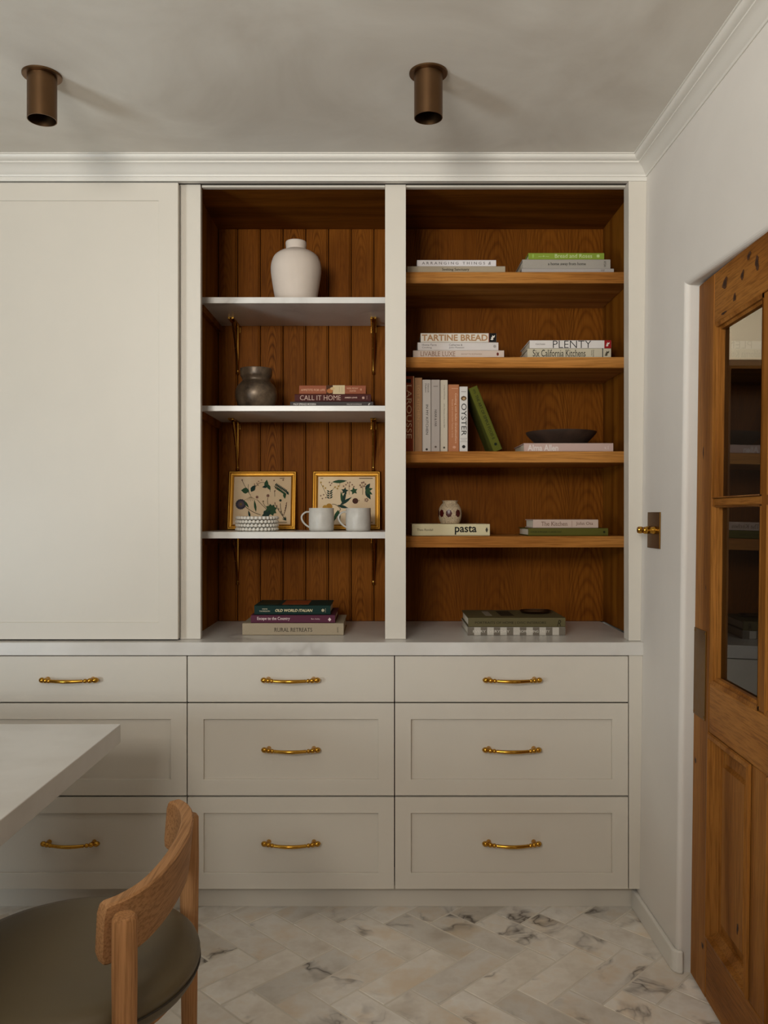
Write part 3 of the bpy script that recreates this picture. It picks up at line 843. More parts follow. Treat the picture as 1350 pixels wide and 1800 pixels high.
# ================================================================== CHAIR
p_ = 0.675
SCX, SCY, SR = -0.600, 1.588, 0.243
ZS = H - 1.2533*p_
chx = -0.436
ch = thing('dining_chair', (SCX, SCY, 0), 'low oak dining chair with curved back and round olive leather seat', 'chair')
prof = [(0.0, -0.058), (SR*0.86, -0.058), (SR*0.95, -0.052), (SR*0.985, -0.040), (SR*0.995, -0.022), (SR, -0.018), (SR, -0.012), (SR*0.985, -0.002), (SR*0.95, 0.006), (SR*0.85, 0.012), (SR*0.6, 0.015), (0.0, 0.016)]
MB().lathe((SCX, SCY, ZS), [(max(r_, 0.0005), h_) for r_, h_ in prof], 64).build('seat', M['leather'], ch, smooth=50)
MB().tube([(SCX + SR*0.997*math.cos(2*math.pi*i/64), SCY + SR*0.997*math.sin(2*math.pi*i/64), ZS - 0.027) for i in range(65)], 0.0022, 6).build('piping', plain('dark_piping', '#332b20', 0.6), ch, smooth=60)
MB().lathe((SCX, SCY, ZS), [(SR*0.8, -0.084), (SR*0.84, -0.080), (SR*0.84, -0.0585)], 48).build('seat_frame', M['chair_oak_y'], ch, smooth=30)
YN, YFAR = 2.0626*p_, 2.7514*p_
zpt = H - p_
for yy in (YN, YFAR):
    mb = MB(); n = 10
    mb.tube([(chx, yy, 0.0005), (chx, yy, 0.02), (chx, yy, zpt - 0.10), (chx, yy, zpt - 0.006), (chx, yy, zpt)], [0.015, 0.0155, 0.0215, 0.0208, 0.017], 24)
    mb.build('leg', M['chair_oak'], ch, smooth=45)
for yy in (SCY - 0.17, SCY + 0.17):
    MB().tube([(SCX - 0.20, yy, 0.0005), (SCX - 0.19, yy, 0.2), (SCX - 0.175, yy*0.85 + SCY*0.15, ZS - 0.0845)], [0.0145, 0.017, 0.020], 20).build('leg', M['chair_oak'], ch, smooth=45)
for yy, yf in ((YN, SCY - 0.165), (YFAR, SCY + 0.165)):
    MB().tube([(chx - 0.005, yy, ZS - 0.110), (SCX - 0.185, yf, ZS - 0.110)], 0.0125, 14).build('side_rail', M['chair_oak'], ch, smooth=45)
MB().tube([(chx - 0.004, YN, ZS - 0.10), (SCX, SCY, ZS - 0.0975), (chx - 0.004, YFAR, ZS - 0.10)], 0.013, 14).build('cross_rail', M['chair_oak_y'], ch, smooth=45)
# curved back board: plan points of the outer face
plan = [(-0.468, 1.388), (-0.440, 1.420), (-0.415, 1.475), (-0.401, 1.555), (-0.397, 1.64), (-0.401, 1.73), (-0.416, 1.815), (-0.444, 1.885), (-0.480, 1.925)]
def crom(P, n=6):
    out = []
    for i in range(len(P) - 1):
        p0, p1, p2, p3 = P[max(i-1, 0)], P[i], P[i+1], P[min(i+2, len(P)-1)]
        for j in range(n):
            t = j / n
            out.append(tuple(0.5*((2*b) + (c-a)*t + (2*a-5*b+4*c-d)*t*t + (-a+3*b-3*c+d)*t**3) for a, b, c, d in zip(p0, p1, p2, p3)))
    out.append(P[-1]); return out
pl = crom(plan)
mb = MB(); secs = []
ztp = zpt + 0.016; Lb = 0.108
N_ = len(pl)
for i, (x, y) in enumerate(pl):
    a = pl[max(i-1, 0)]; b = pl[min(i+1, N_-1)]
    tx, ty = b[0]-a[0], b[1]-a[1]; L_ = math.hypot(tx, ty)
    nx, ny = -ty/L_, tx/L_                   # inward (to -X)
    t = i / (N_ - 1); e = min(t, 1-t)
    cut = 0.016 * max(0, 1 - e/0.035)**2     # rounded ends
    zt1 = ztp - cut; zb1 = ztp - Lb + cut
    thk = 0.027
    c = 0.004
    sec = [(0, zb1 + c), (c, zb1), (thk - c, zb1), (thk, zb1 + c), (thk, zt1 - c), (thk - c, zt1), (c, zt1), (0, zt1 - c)]
    # twist: upper edge leans outwards a little
    secs.append([(x + nx*(d + (0.010*(zt1 - z)/Lb)), y + ny*(d + 0.010*(zt1 - z)/Lb), z) for d, z in sec])
vv = [p for s_ in secs for p in s_]
ff = [(i*8 + k_, i*8 + (k_+1) % 8, (i+1)*8 + (k_+1) % 8, (i+1)*8 + k_) for i in range(N_-1) for k_ in range(8)]
ff += [tuple(range(7, -1, -1)), tuple(range((N_-1)*8, N_*8))]
mb.add(vv, ff); mb.build('backrest', M['chair_oak_y'], ch, smooth=40)

# ================================================================== BOOKS
def book(label, px0, px1, Y, z0, zt, depth, cover, texts, kind='plain', spine=None, stand=None, group=None, cat='book', top=None, yaw=0.0, extras=None, pages='pages'):
    """lying book: spine towards -Y. texts: (string, u0, u1, v0, v1, colour, opts) in fractions of the spine."""
    if stand is None:
        x0_, x1_ = wx(px0, Y), wx(px1, Y); Wd, Tk = x1_ - x0_, zt - z0
        base = Vector(((x0_+x1_)/2, Y + depth/2, z0))
        Mx = Matrix.Translation((x0_, Y, z0))
        if yaw: Mx = Matrix.Translation(((x0_+x1_)/2, Y, z0)) @ Matrix.Rotation(yaw, 4, 'Z') @ Matrix.Translation((-Wd/2, 0, 0))
    else:
        Wd, Tk, Mx, base = stand
    b = thing('book', base, label, cat, group)
    cm = colmat(cover, kind); sm = colmat(spine, kind) if spine else cm
    bt = min(0.0032, Tk*0.16); rnd = min(0.0035, Tk*0.18)
    mb = MB()
    # C-shaped case with a softly rounded spine
    ys = [(depth, 0), (depth, bt), (0.006, bt), (0.004, bt + 0.001), (0.004, Tk - bt - 0.001), (0.006, Tk - bt), (depth, Tk - bt), (depth, Tk)]
    ys += [(rnd, Tk), (rnd*0.3, Tk - rnd*0.3), (0, Tk - rnd), (0, rnd), (rnd*0.3, rnd*0.3), (rnd, 0)]
    mb.prism([(0, y, z) for y, z in ys], (Wd, 0, 0))
    mb.xf(Mx).build('cover', cm, b)
    MB().box(0.004, Wd - 0.004, 0.0045, depth - 0.005, bt + 0.0002, Tk - bt - 0.0002).xf(Mx).build('pages', M['pages'], b)
    byc = {}
    for s_, u0, u1, v0, v1, colr, op in texts:
        byc.setdefault(colr, MB())
        op = dict(op); vert = op.pop('vertical', False)
        add_text(byc[colr], s_, u0*Wd, u1*Wd, v0*Tk, v1*Tk, -0.00045, vert, **op)
    for colr, m_ in byc.items(): m_.xf(Mx).build('spine_lettering', colmat(colr), b)
    for e in (extras or []):
        e(b, Wd, Tk, depth, Mx)
    if top:
        MB().box(0.0008, Wd - 0.0008, 0.004, depth - 0.0008, Tk, Tk + 0.0004).xf(Mx).build('cover_print', colmat(top), b)
    return b
def patch(u0, u1, v0, v1, colr, name='spine_patch', y=-0.0003):
    def f(b, Wd, Tk, dp, Mx):
        MB().add([(u0*Wd, y, v0*Tk), (u1*Wd, y, v0*Tk), (u1*Wd, y, v1*Tk), (u0*Wd, y, v1*Tk)], [(0, 1, 2, 3)]).xf(Mx).build(name, colmat(colr), b)
    return f
def blob(u, v, ru, rv, colr, name='spine_emblem', n=14, k=0.0, y=-0.0006, inner=None):
    """round mark; k makes a petalled outline"""
    def f(b, Wd, Tk, dp, Mx):
        mb = MB(); pts_ = []
        for i in range(n):
            a = 2*math.pi*i/n; q_ = 1 - (k if i % 2 else 0)
            pts_.append((u*Wd + ru*Tk*q_*math.cos(a), y, v*Tk + rv*Tk*q_*math.sin(a)))
        mb.add(pts_, [tuple(range(n))]); mb.xf(Mx).build(name, colmat(colr), b)
    return f
def bird(u, v, s_, colr):
    """small angular publisher mark"""
    def f(b, Wd, Tk, dp, Mx):
        mb = MB(); sh = [(-.4,-.3),(-.1,-.45),(.15,-.3),(.05,-.1),(.35,.1),(.4,.45),(.15,.25),(-.05,.4),(-.1,.1),(-.3,.05),(-.15,-.1)]
        mb.add([(u*Wd + a*s_*Tk, -0.0006, v*Tk + c*s_*Tk) for a, c in sh], [tuple(range(len(sh)))]); mb.xf(Mx).build('spine_emblem', colmat(colr), b)
    return f
S = dict(serif=True)
def opt(**k): return k
YB = 2.978
def ztop(py, Y=YB): return wz(py, Y)

# --- right bay, top shelf
z0 = ZO[0] + 0.0004; z1 = ztop(469.3); z2 = ztop(456.6)
book('beige book lying under the white ARRANGING THINGS book', 716, 888, YB - 0.012, z0, z1, 0.225, '#a89a84', [('Seeking Sanctuary', .355, .635, .30, .72, '#33291c', opt(bold=0.01, serif=True))], 'cloth')
book('white book titled ARRANGING THINGS on the top oak shelf', 733, 872, YB, z1 + .0003, z2, 0.2, '#d8d2d2', [('A R R A N G I N G   T H I N G S', .06, .86, .34, .70, '#4d4540', opt(serif=True)), ('&', .90, .935, .3, .72, '#4d4540', opt(shear=0.3))])
z1 = ztop(473.2); z2 = ztop(455.6); z3 = ztop(443.6)
book('pale grey book at the bottom of the Bread and Roses stack', 917, 1079, YB - 0.01, z0, z1, 0.225, '#a9a29d', [('DAYLIGHT', .86, .90, .4, .8, '#6a5f58', {})], 'cloth')
book('grey linen book titled a home away from home', 918.5, 1073, YB, z1 + .0003, z2, 0.21, '#a39c92', [('a home away from home', .29, .72, .30, .68, '#1c1815', opt(serif=True, bold=0.005)), ('ARTISAN', .925, .95, .22, .82, '#3a332c', opt(vertical=True))], 'cloth')
book('bright green book titled Bread and Roses', 929, 1062, YB + 0.004, z2 + .0003, z3, 0.19, '#829638', [('Bread and Roses', .345, .84, .24, .80, '#c8d6a2', opt(serif=True, bold=-0.005)), ('~+~', .13, .27, .35, .6, '#b4c987', {})], extras=[blob(.92, .5, .3, .3, '#b4c987', k=.45, n=16), blob(.06, .5, .12, .3, '#93b457')])
# --- second shelf
z0 = ZO[1] + 0.0004; z1 = ztop(616.4); z2 = ztop(601.8); z3 = ztop(585)
book('pale pink book titled LIVABLE LUXE', 726, 886, YB - 0.008, z0, z1, 0.225, '#cbb9ac', [('LIVABLE LUXE', .08, .465, .26, .84, '#8a6a55', opt(serif=True)), ('BRIGETTE ROMANEK', .53, .76, .42, .62, '#a08572', opt(spacing=1.1))], extras=[blob(.93, .52, .14, .2, '#6a2a20')])
book('white book between the LIVABLE LUXE book and the black-ended book', 734, 876, YB - 0.002, z1 + .0003, z2, 0.205, '#cfc8c4', [('Home Farm', .055, .235, .56, .80, '#5a5450', {}), ('Cooking', .055, .175, .20, .46, '#5a5450', {}), ('Catherine &', .39, .555, .56, .80, '#5a5450', {}), ('John Pawson', .39, .575, .20, .46, '#5a5450', {})], extras=[blob(.955, .5, .18, .18, '#a29a94', n=12)])
book('white book with tan capitals and a black spine end', 739.5, 872.5, YB + 0.003, z2 + .0006, z3, 0.2, '#d6cec2', [('TARTINE BREAD', .015, .885, .16, .84, '#a8805a', opt(bold=0.028))], extras=[patch(.905, .999, .02, .98, '#141210'), bird(.95, .5, .62, '#d8d2c8'), patch(.897, .905, .02, .98, '#8a3d22')])
z1 = ztop(612.8); z2 = ztop(597.8)
book('cream book titled Six California Kitchens', 927, 1074, YB - 0.006, z0, z1, 0.215, '#bfb6a0', [('Six California Kitchens', .065, .695, .18, .86, '#1f1c18', opt(serif=True)), ('Sally', .76, .775, .25, .8, '#4a443a', opt(vertical=True)), ('Schmitt', .782, .80, .15, .85, '#4a443a', opt(vertical=True))], extras=[patch(.895, .905, .0, 1, '#23262e'), bird(.95, .5, .6, '#4a4334')])
book('white book titled PLENTY with red spine end', 931, 1074.5, YB, z1 + .0006, z2, 0.2, '#d6d0cc', [('PLENTY', .285, .755, .06, .93, '#191614', opt(bold=-0.012)), ('YOTAM OTTOLENGHI', .07, .19, .42, .58, '#5a5450', {})], extras=[patch(.915, .999, .02, .98, '#8f1a1c'), bird(.955, .5, .6, '#d8ccc6')])
# --- third shelf, standing books
z0 = ZO[2] + 0.0004
def standing(label, pxl, pxr, pyt, cover, texts, depth=0.2, kind='plain', dy=0.0, **kw):
    Y = YB + dy
    xl, xr = wx(pxl, Y), wx(pxr, Y); zt = wz(pyt, Y)
    Wd, Tk = zt - z0, xr - xl
    Mx = Matrix.Translation((xl, Y, zt)) @ Matrix.Rotation(R(90), 4, 'Y')
    return book(label, 0, 0, 0, 0, 0, depth, cover, texts, kind, stand=(Wd, Tk, Mx, Vector(((xl+xr)/2, Y + depth/2, z0))), group='cookbooks standing on the third oak shelf', **kw)
standing('rust coloured standing book against the centre stile', 705, 728, 661, '#7a3318', [('LAROUSSE', .11, .825, .42, .80, '#d2b48e', opt(serif=True, bold=-0.004))], extras=[patch(.04, .09, .4, .75, '#17100c'), patch(0, 1, .93, 1, '#b08a63')])
standing('tan book titled LOST KITCHEN', 728.6, 742.2, 664, '#9a7452', [('LOST KITCHEN', .10, .57, .34, .66, '#b98e5e', opt(serif=True)), ('ERIN FRENCH', .60, .80, .42, .56, '#b98e5e', {})])
standing('pale book titled IN MY KITCHEN with black letters', 742.6, 757.6, 667.5, '#bdb5ae', [('IN MY KITCHEN', .345, .76, .40, .68, '#241f1c', {}), ('Deborah', .055, .175, .60, .78, '#3a332e', {}), ('Madison', .055, .175, .30, .48, '#3a332e', {})], extras=[blob(.965, .5, .16, .16, '#3a332e', k=.3, n=14)])
standing('grey linen book titled NEAR and FAR', 758, 773.5, 667.5, '#b5aca6', [('NEAR & FAR', .415, .65, .38, .62, '#3f3833', opt(serif=True)), ('Swanson', .30, .82, .905, .912, '#5a514a', {})][:1], kind='cloth', extras=[blob(.93, .5, .16, .18, '#5a514a', k=.5, n=12), patch(.088, .094, .25, .75, '#4a423c')])
standing('narrow cream book titled Living and Eating', 774.2, 787.2, 668, '#c9bfad', [('Living and Eating', .07, .27, .44, .62, '#3a342c', {}), ('John Pawson and Annie Bell', .33, .66, .42, .60, '#3a342c', {})], extras=[blob(.94, .5, .17, .17, '#4a4238', k=.3, n=12)], kind='cloth')
standing('terracotta book titled Cooking with Italian Grandmothers', 788, 807.2, 676, '#ab6f4b', [('Cooking with Italian Grandmothers', .13, .87, .56, .80, '#dcb99a', opt(shear=0.15)), ('Recipes and stories from Tuscany to Sicily', .22, .79, .28, .45, '#d0a686', opt(shear=0.2))], extras=[patch(.055, .061, .3, .9, '#d0a686'), blob(.93, .55, .15, .2, '#c9977a', k=.4)])
standing('white book titled OYSTER in bold black letters', 807.8, 822.4, 679.6, '#cfcac5', [('OYSTER', .26, .75, .22, .84, '#191614', {})], extras=[blob(.18, .5, .30, .36, '#5a4026', k=.12, n=16), blob(.185, .52, .18, .2, '#a88a63', k=.2, n=10, y=-.0009), blob(.92, .5, .20, .20, '#2a2623', n=16), patch(.075, .081, .2, .8, '#6a645e'), patch(.79, .795, .1, .9, '#8a847e'), patch(.815, .82, .2, .8, '#8a847e'), patch(.84, .845, .1, .9, '#8a847e')])
# leaning green book
Yg = YB + 0.01
blx, brx = wx(868, Yg), wx(883.6, Yg)
ang = R(68.3); Tk = 0.0335; Wd = 0.247
uax = Vector((math.cos(ang), 0, -math.sin(ang))); tax = Vector((math.sin(ang), 0, math.cos(ang)))
corner = Vector((blx, Yg, z0)) - uax*Wd      # top-left corner of the spine
Mx = Matrix.Translation(corner) @ Matrix.Rotation(ang, 4, 'Y')
book('green book titled THE ART OF SIMPLE FOOD II leaning left', 0, 0, 0, 0, 0, 0.19, '#565719', [('THE ART OF SIMPLE FOOD II', .13, .82, .36, .66, '#161c08', opt(serif=True)), ('ALICE', .04, .10, .4, .6, '#161c08', opt(vertical=True))], 'cloth', stand=(Wd, Tk, Mx, Vector(((blx+brx)/2, Yg + 0.095, z0))), extras=[blob(.90, .5, .2, .2, '#161c08', k=.35, n=14)])
# Alma Allen
z1 = ztop(778.8)
book('pink book with pale lettering lying under the dark bowl', 921, 1078, YB, z0, z1, 0.225, '#c0a59c', [('Alma Allen', .04, .385, .10, .82, '#d9cdc8', opt(bold=0.03)), ('v.1', .90, .945, .3, .7, '#d9cdc8', {})], 'plain')
z_alma = z1
# --- fourth shelf
z0 = ZO[3] + 0.0004; z1 = ztop(921)
book('cream book titled pasta in bold black letters', 724.2, 861, YB, z0, z1, 0.205, '#cbc09c', [('pasta', .55, .83, .10, .86, '#151310', opt(bold=0.018)), ('Theo Randall', .065, .27, .42, .60, '#3a352a', {})], extras=[blob(.96, .5, .12, .25, '#3a352a', k=.4, n=12)])
z_pasta = z1
z1 = ztop(928.3); z2 = ztop(913.2)
book('dark green book under The Kitchen book', 928.5, 1069, YB - 0.004, z0, z1, 0.21, '#54501c', [('A WORK IN PROGRESS  A GARDEN DIARY', .03, .42, .4, .62, '#22240c', {})], extras=[blob(.95, .5, .15, .15, '#22240c')])
book('pale book titled The Kitchen on the dark green book', 937, 1051.5, YB, z1 + .0003, z2, 0.165, '#bca699', [('The Kitchen', .125, .53, .26, .74, '#6a4f3c', opt(serif=True)), ('John Ota', .66, .92, .26, .72, '#6a4f3c', opt(serif=True))], extras=[patch(.594, .598, .15, .85, '#6a4f3c')])
# --- on the worktop, right bay
z0 = Z_CTR + 0.0004; Yc = 2.905
z1 = wz(1102.4, Yc); z2 = wz(1085.8, Yc)
def ginghm(b, Wd, Tk, dp, Mx):
    mb = MB(); n = 15
    for i in range(n):
        if i % 2 == 0: mb.add([(Wd*i/n, -0.00025, 0.0006), (Wd*(i+1)/n, -0.00025, 0.0006), (Wd*(i+1)/n, -0.00025, Tk-0.0006), (Wd*i/n, -0.00025, Tk-0.0006)], [(0, 1, 2, 3)])
    mb.xf(Mx).build('gingham_check', colmat('#6f665a', 'cloth'), b)['kind'] = 'stuff'
book('grey and white gingham checked book on the worktop', 822, 994, Yc, z0, z1, 0.24, '#b9b1a5', [('EVERY EVERYDAY', .055, .43, .36, .64, '#cfc8bc', opt(serif=True)), ('SOMETHING TASTY', .53, .84, .36, .64, '#cfc8bc', opt(serif=True))], 'cloth', extras=[ginghm])
book('olive book titled PORTRAITS OF HOME on the checked book', 823, 994, Yc - 0.002, z1 + .0003, z2, 0.235, '#5d5438', [('PORTRAITS OF HOME | DISC INTERIORS', .07, .80, .28, .60, '#241f12', {}), ('R', .915, .955, .1, .75, '#241f12', opt(shear=0.3))], extras=[
    lambda b, Wd, Tk, dp, Mx: MB().box(.20*Wd, .27*Wd, .06, .19, Tk, Tk + .0005).xf(Mx).build('cover_print', colmat('#8a8170'), b),
    lambda b, Wd, Tk, dp, Mx: MB().box(.36*Wd, .50*Wd, .05, .20, Tk, Tk + .0005).xf(Mx).build('cover_print', colmat('#2f2a1e'), b)])
# --- left bay, second marble shelf
z0 = ZM[1] + 0.0004; Yl = 2.985
z1 = wz(706.2, Yl); z2 = wz(692.6, Yl); z3 = wz(677, Yl)
book('dark grey book lying under CALL IT HOME', 510, 656, Yl - 0.006, z0, z1, 0.2, '#4a4240', [('PALM SPRINGS MODERN', .04, .31, .30, .68, '#cfc8c0', opt(bold=0.02)), ('WILLIAM KAUFMANN', .68, .86, .36, .6, '#cfc8c0', {})], extras=[bird(.95, .5, .5, '#cfc8c0')])
book('maroon book titled CALL IT HOME', 518, 652, Yl, z1 + .0003, z2, 0.2, '#4a221f', [('CALL IT HOME', .07, .605, .20, .82, '#d6b8a8', opt(serif=True, bold=-0.01)), ('AMBER LEWIS', .655, .82, .44, .62, '#d6b8a8', opt(bold=0.02))], extras=[blob(.90, .5, .22, .22, '#c9a595', k=.5, n=18), patch(.945, .95, .3, .75, '#a98575')])
book('terracotta book titled APPETITE FOR LIFE', 526, 643, Yl + 0.003, z2 + .0003, z3, 0.185, '#93543a', [('APPETITE FOR LIFE', .025, .385, .34, .58, '#dcae8e', {}), ('NOEL MCKAY', .715, .885, .56, .74, '#dcae8e', {}), ('AUSTIN', .755, .85, .26, .44, '#dcae8e', {}), ('o', .915, .94, .4, .62, '#dcae8e', {})], extras=[patch(.405, .505, 0, 1, '#4a2a14'), patch(.505, .685, .0, 1, '#c9b58f'), blob(.46, .35, .4, .3, '#a8683a', k=.2, y=-.0007), blob(.50, .62, .3, .18, '#c7a97c', k=.2, y=-.0008), patch(.60, .603, .2, .8, '#8a7a5a', y=-.0006), patch(.64, .643, .2, .8, '#8a7a5a', y=-.0006)])
# --- worktop, left bay
z0 = Z_CTR + 0.0004; Yc = 2.91
z1 = wz(1095.6, Yc); z2 = wz(1081.6, Yc); z3 = wz(1065, Yc)
book('thick linen book titled RURAL RETREATS on the worktop', 426, 604, Yc, z0, z1, 0.25, '#a2937c', [('RURAL RETREATS', .315, .69, .30, .62, '#2c241a', opt(serif=True)), ('TASCHEN', .935, .948, .25, .68, '#4a3f30', opt(vertical=True))], 'cloth')
book('purple book titled Escape to the Country', 441, 589, Yc + 0.004, z1 + .0003, z2, 0.235, '#56283a', [('Escape to the Country', .075, .465, .28, .78, '#dcc8c4', opt(serif=True, bold=0.008)), ('Ben Ashby', .715, .82, .38, .62, '#c8b0b0', opt(serif=True))], extras=[blob(.935, .45, .22, .25, '#dcc8c4', k=.35, n=8)])
book('dark green book titled OLD WORLD ITALIAN', 447, 581, Yc + 0.012, z2 + .0003, z3, 0.19, '#0f2b26', [('OLD WORLD ITALIAN', .275, .765, .32, .62, '#d8c9a0', opt(bold=0.02, shear=0.25)), ('MIMI', .105, .17, .56, .68, '#cfc4a8', {}), ('THORISSON', .065, .205, .32, .46, '#cfc4a8', {})], extras=[blob(.90, .48, .2, .2, '#b8ad8f', k=.4), patch(.932, .935, .25, .7, '#b8ad8f'),
    lambda b, Wd, Tk, dp, Mx: MB().box(.35*Wd, .70*Wd, .03, dp - .02, Tk, Tk + .0004).xf(Mx).build('cover_print', colmat('#8a4420'), b),
    lambda b, Wd, Tk, dp, Mx: MB().box(.04*Wd, .30*Wd, .03, dp - .02, Tk, Tk + .0004).xf(Mx).build('cover_print', colmat('#33301c'), b)])

# ================================================================== VESSELS
def smooth_prof(P, n=5): return crom(P, n)
Yv = 3.09
sc_ = Yv / F
def vessel(name, px, Y, z0, prof_px, mat, label, cat, inner=0.006, seg=48, extra_in=None):
    X = wx(px, Y); s_ = Y / F
    P = smooth_prof([(r_*s_, h_*s_) for r_, h_ in prof_px])
    Pin = [(max(r_ - inner, 0.0008), h_) for r_, h_ in reversed(P) if h_ > inner]
    prof_ = [(0.001, 0.0)] + P + Pin + [(0.001, inner)]
    o = MB().lathe((X, Y, z0), prof_, seg).build(name, mat, None, smooth=60)
    o.data.transform(Matrix.Translation((-X, -Y, -z0))); o.location = (X, Y, z0)
    return tag(o, label, cat)
# vase: heights in px at its own distance
zb_px = CY - (ZM[0] - H) * F / Yv
vase_top = 425.5
hh = zb_px - vase_top
vessel('vase', 520.5, Yv, ZM[0] + 0.0003, [(30, 0), (33.5, 1.5), (36, 10), (40, 32), (43, 52), (44.2, 66), (43, 77), (38.5, 88), (30, 95), (21.5, 98.5), (18.0, 100.5), (17.8, 104), (18.4, hh - 2.5), (17.4, hh)], M['vase'], 'large chalky white urn vase on the top marble shelf', 'vase')
Yp = 3.10
hh = CY - (ZM[1] - H) * F / Yp - 649
vessel('pot', 450.5, Yp, ZM[1] + 0.0003, [(20, 0), (26, 1.5), (33.5, 14), (36.6, 28), (34, 41), (27, 49.5), (24.3, 53), (25.0, 57), (27.6, 62), (28.2, hh - 1), (27.4, hh)], M['pot'], 'burnished dark bronze pot on the second marble shelf', 'pot')
# dark shallow bowl on the pink book
Yb = 3.09
Xb = wx(986, Yb); s_ = Yb / F
mb = MB().lathe((0, 0, 0), [(0.001, 0), (40*s_, 0), (43*s_, 2*s_), (56*s_, 15*s_), (60.5*s_, 20.5*s_), (61.0*s_, 23*s_), (58.5*s_, 23.4*s_), (52*s_, 16*s_), (36*s_, 7*s_), (0.001, 6*s_)], 48)
o = mb.build('bowl', M['darkbowl'], None, smooth=50); o.location = (Xb, Yb, z_alma + 0.0004)
tag(o, 'dark wooden bowl on the pink book', 'bowl')
# small patterned vase on the pasta book
Ys = 3.07; s_ = Ys / F; Xs = wx(791, Ys); zsv = z_pasta + 0.0003
PV = smooth_prof([(13.5*s_, 0), (16.5*s_, 1*s_), (19.8*s_, 10*s_), (20.6*s_, 18*s_), (19.5*s_, 26*s_), (15.5*s_, 33*s_), (12.8*s_, 36.0*s_), (13.0*s_, 38.5*s_), (14.2*s_, 40.5*s_)])
pv = thing('patterned_vase', (Xs, Ys, zsv), 'small speckled stoneware vase with oxblood flowers on the pasta book', 'vase')
MB().lathe((Xs, Ys, zsv), [(0.001, 0)] + PV + [(max(r_ - 0.004, 0.001), h_) for r_, h_ in reversed(PV) if h_ > 0.004] + [(0.001, 0.004)], 40).build('body', M['stone'], pv, smooth=60)
def pv_r(h):
    for (r0, h0), (r1, h1) in zip(PV, PV[1:]):
        if h0 <= h <= h1 and h1 > h0: return r0 + (r1-r0)*(h-h0)/(h1-h0)
    return PV[-1][0]
for a0 in (-100, -52, -4, 44, 92, 140, 188, 220):
    mb = MB(); hc = 18*s_; n = 14; pts_ = []
    big = a0 in (-100, -52, -4, 44, 92, 140, 188)
    for ring_, q_ in ((1, 1.0), (2, 0.5)):
        for i in range(n):
            a = 2*math.pi*i/n; rad = (7.2*s_) * q_ * (1 - (0.14 if i % 2 else 0))
            h = hc + rad*math.sin(a); th_ = R(a0) + rad*0.78*math.cos(a)/0.043
            r_ = pv_r(h) + 0.0006
            pts_.append((Xs + r_*math.cos(th_), Ys + r_*math.sin(th_), zsv + h))
    r_ = pv_r(hc) + 0.0006
    pts_.append((Xs + r_*math.cos(R(a0)), Ys + r_*math.sin(R(a0)), zsv + hc))
    mb.add(pts_, [(i, (i+1) % n, n+(i+1) % n, n+i) for i in range(n)] + [(n+i, n+(i+1) % n, 2*n) for i in range(n)])
    mb.build('flower_motif', M['oxblood'], pv, smooth=60)
# ring shaped metal dish on the olive book
Yr = 3.03; Xr = wx(941, Yr); zr = z_olive = wz(1085.8, 2.905) + 0.0008
mb = MB(); mb.lathe((0, 0, 0), [(0.001, 0.0), (0.040, 0.0), (0.052, 0.004), (0.058, 0.011), (0.0565, 0.0125), (0.050, 0.006), (0.040, 0.003), (0.001, 0.003)], 40)
o = mb.build('dish', M['bronze'], None, smooth=50); o.location = (Xr, Yr, zr); o.scale = (1.0, 0.62, 1)
tag(o, 'small oval bronze dish on the olive book', 'dish')

# mugs
def mug(px, label, rot=0):
    Ym = 3.055; X = wx(px, Ym); z = ZM[2] + 0.0003; rr2 = 22.2 * Ym / F; hm = 40.5 * Ym / F
    t = thing('mug', (X, Ym, z), label, 'mug', 'pale stoneware mugs')
    pr = [(0.001, 0.002), (rr2*0.90, 0.0), (rr2*0.965, 0.003), (rr2*0.99, 0.012), (rr2, hm*0.5), (rr2*0.985, hm - 0.001), (rr2*0.97, hm), (rr2*0.945, hm - 0.002), (rr2*0.95, 0.008), (0.001, 0.007)]
    MB().lathe((X, Ym, z), pr, 40).build('body', M['mug'], t, smooth=50)
    pts_ = [(-rr2*0.97, 0, hm*0.83), (-rr2*1.25, 0, hm*0.82), (-rr2*1.52, 0, hm*0.70), (-rr2*1.58, 0, hm*0.56), (-rr2*1.46, 0, hm*0.40), (-rr2*1.22, 0, hm*0.26), (-rr2*0.96, 0, hm*0.17)]
    pts_ = crom(pts_, 5)
    mb = MB(); mb.tube(pts_, 0.0034, 10)
    mb.v = [Vector((p.x, p.y*1.8, p.z)) for p in mb.v]
    mb.xf(Matrix.Translation((X, Ym, z)) @ Matrix.Rotation(rot, 4, 'Z')).build('handle', M['mug'], t, smooth=60)
mug(565, 'pale stoneware mug between the two framed prints', R(14))
mug(629.7, 'pale stoneware mug in front of the right framed print', R(14))
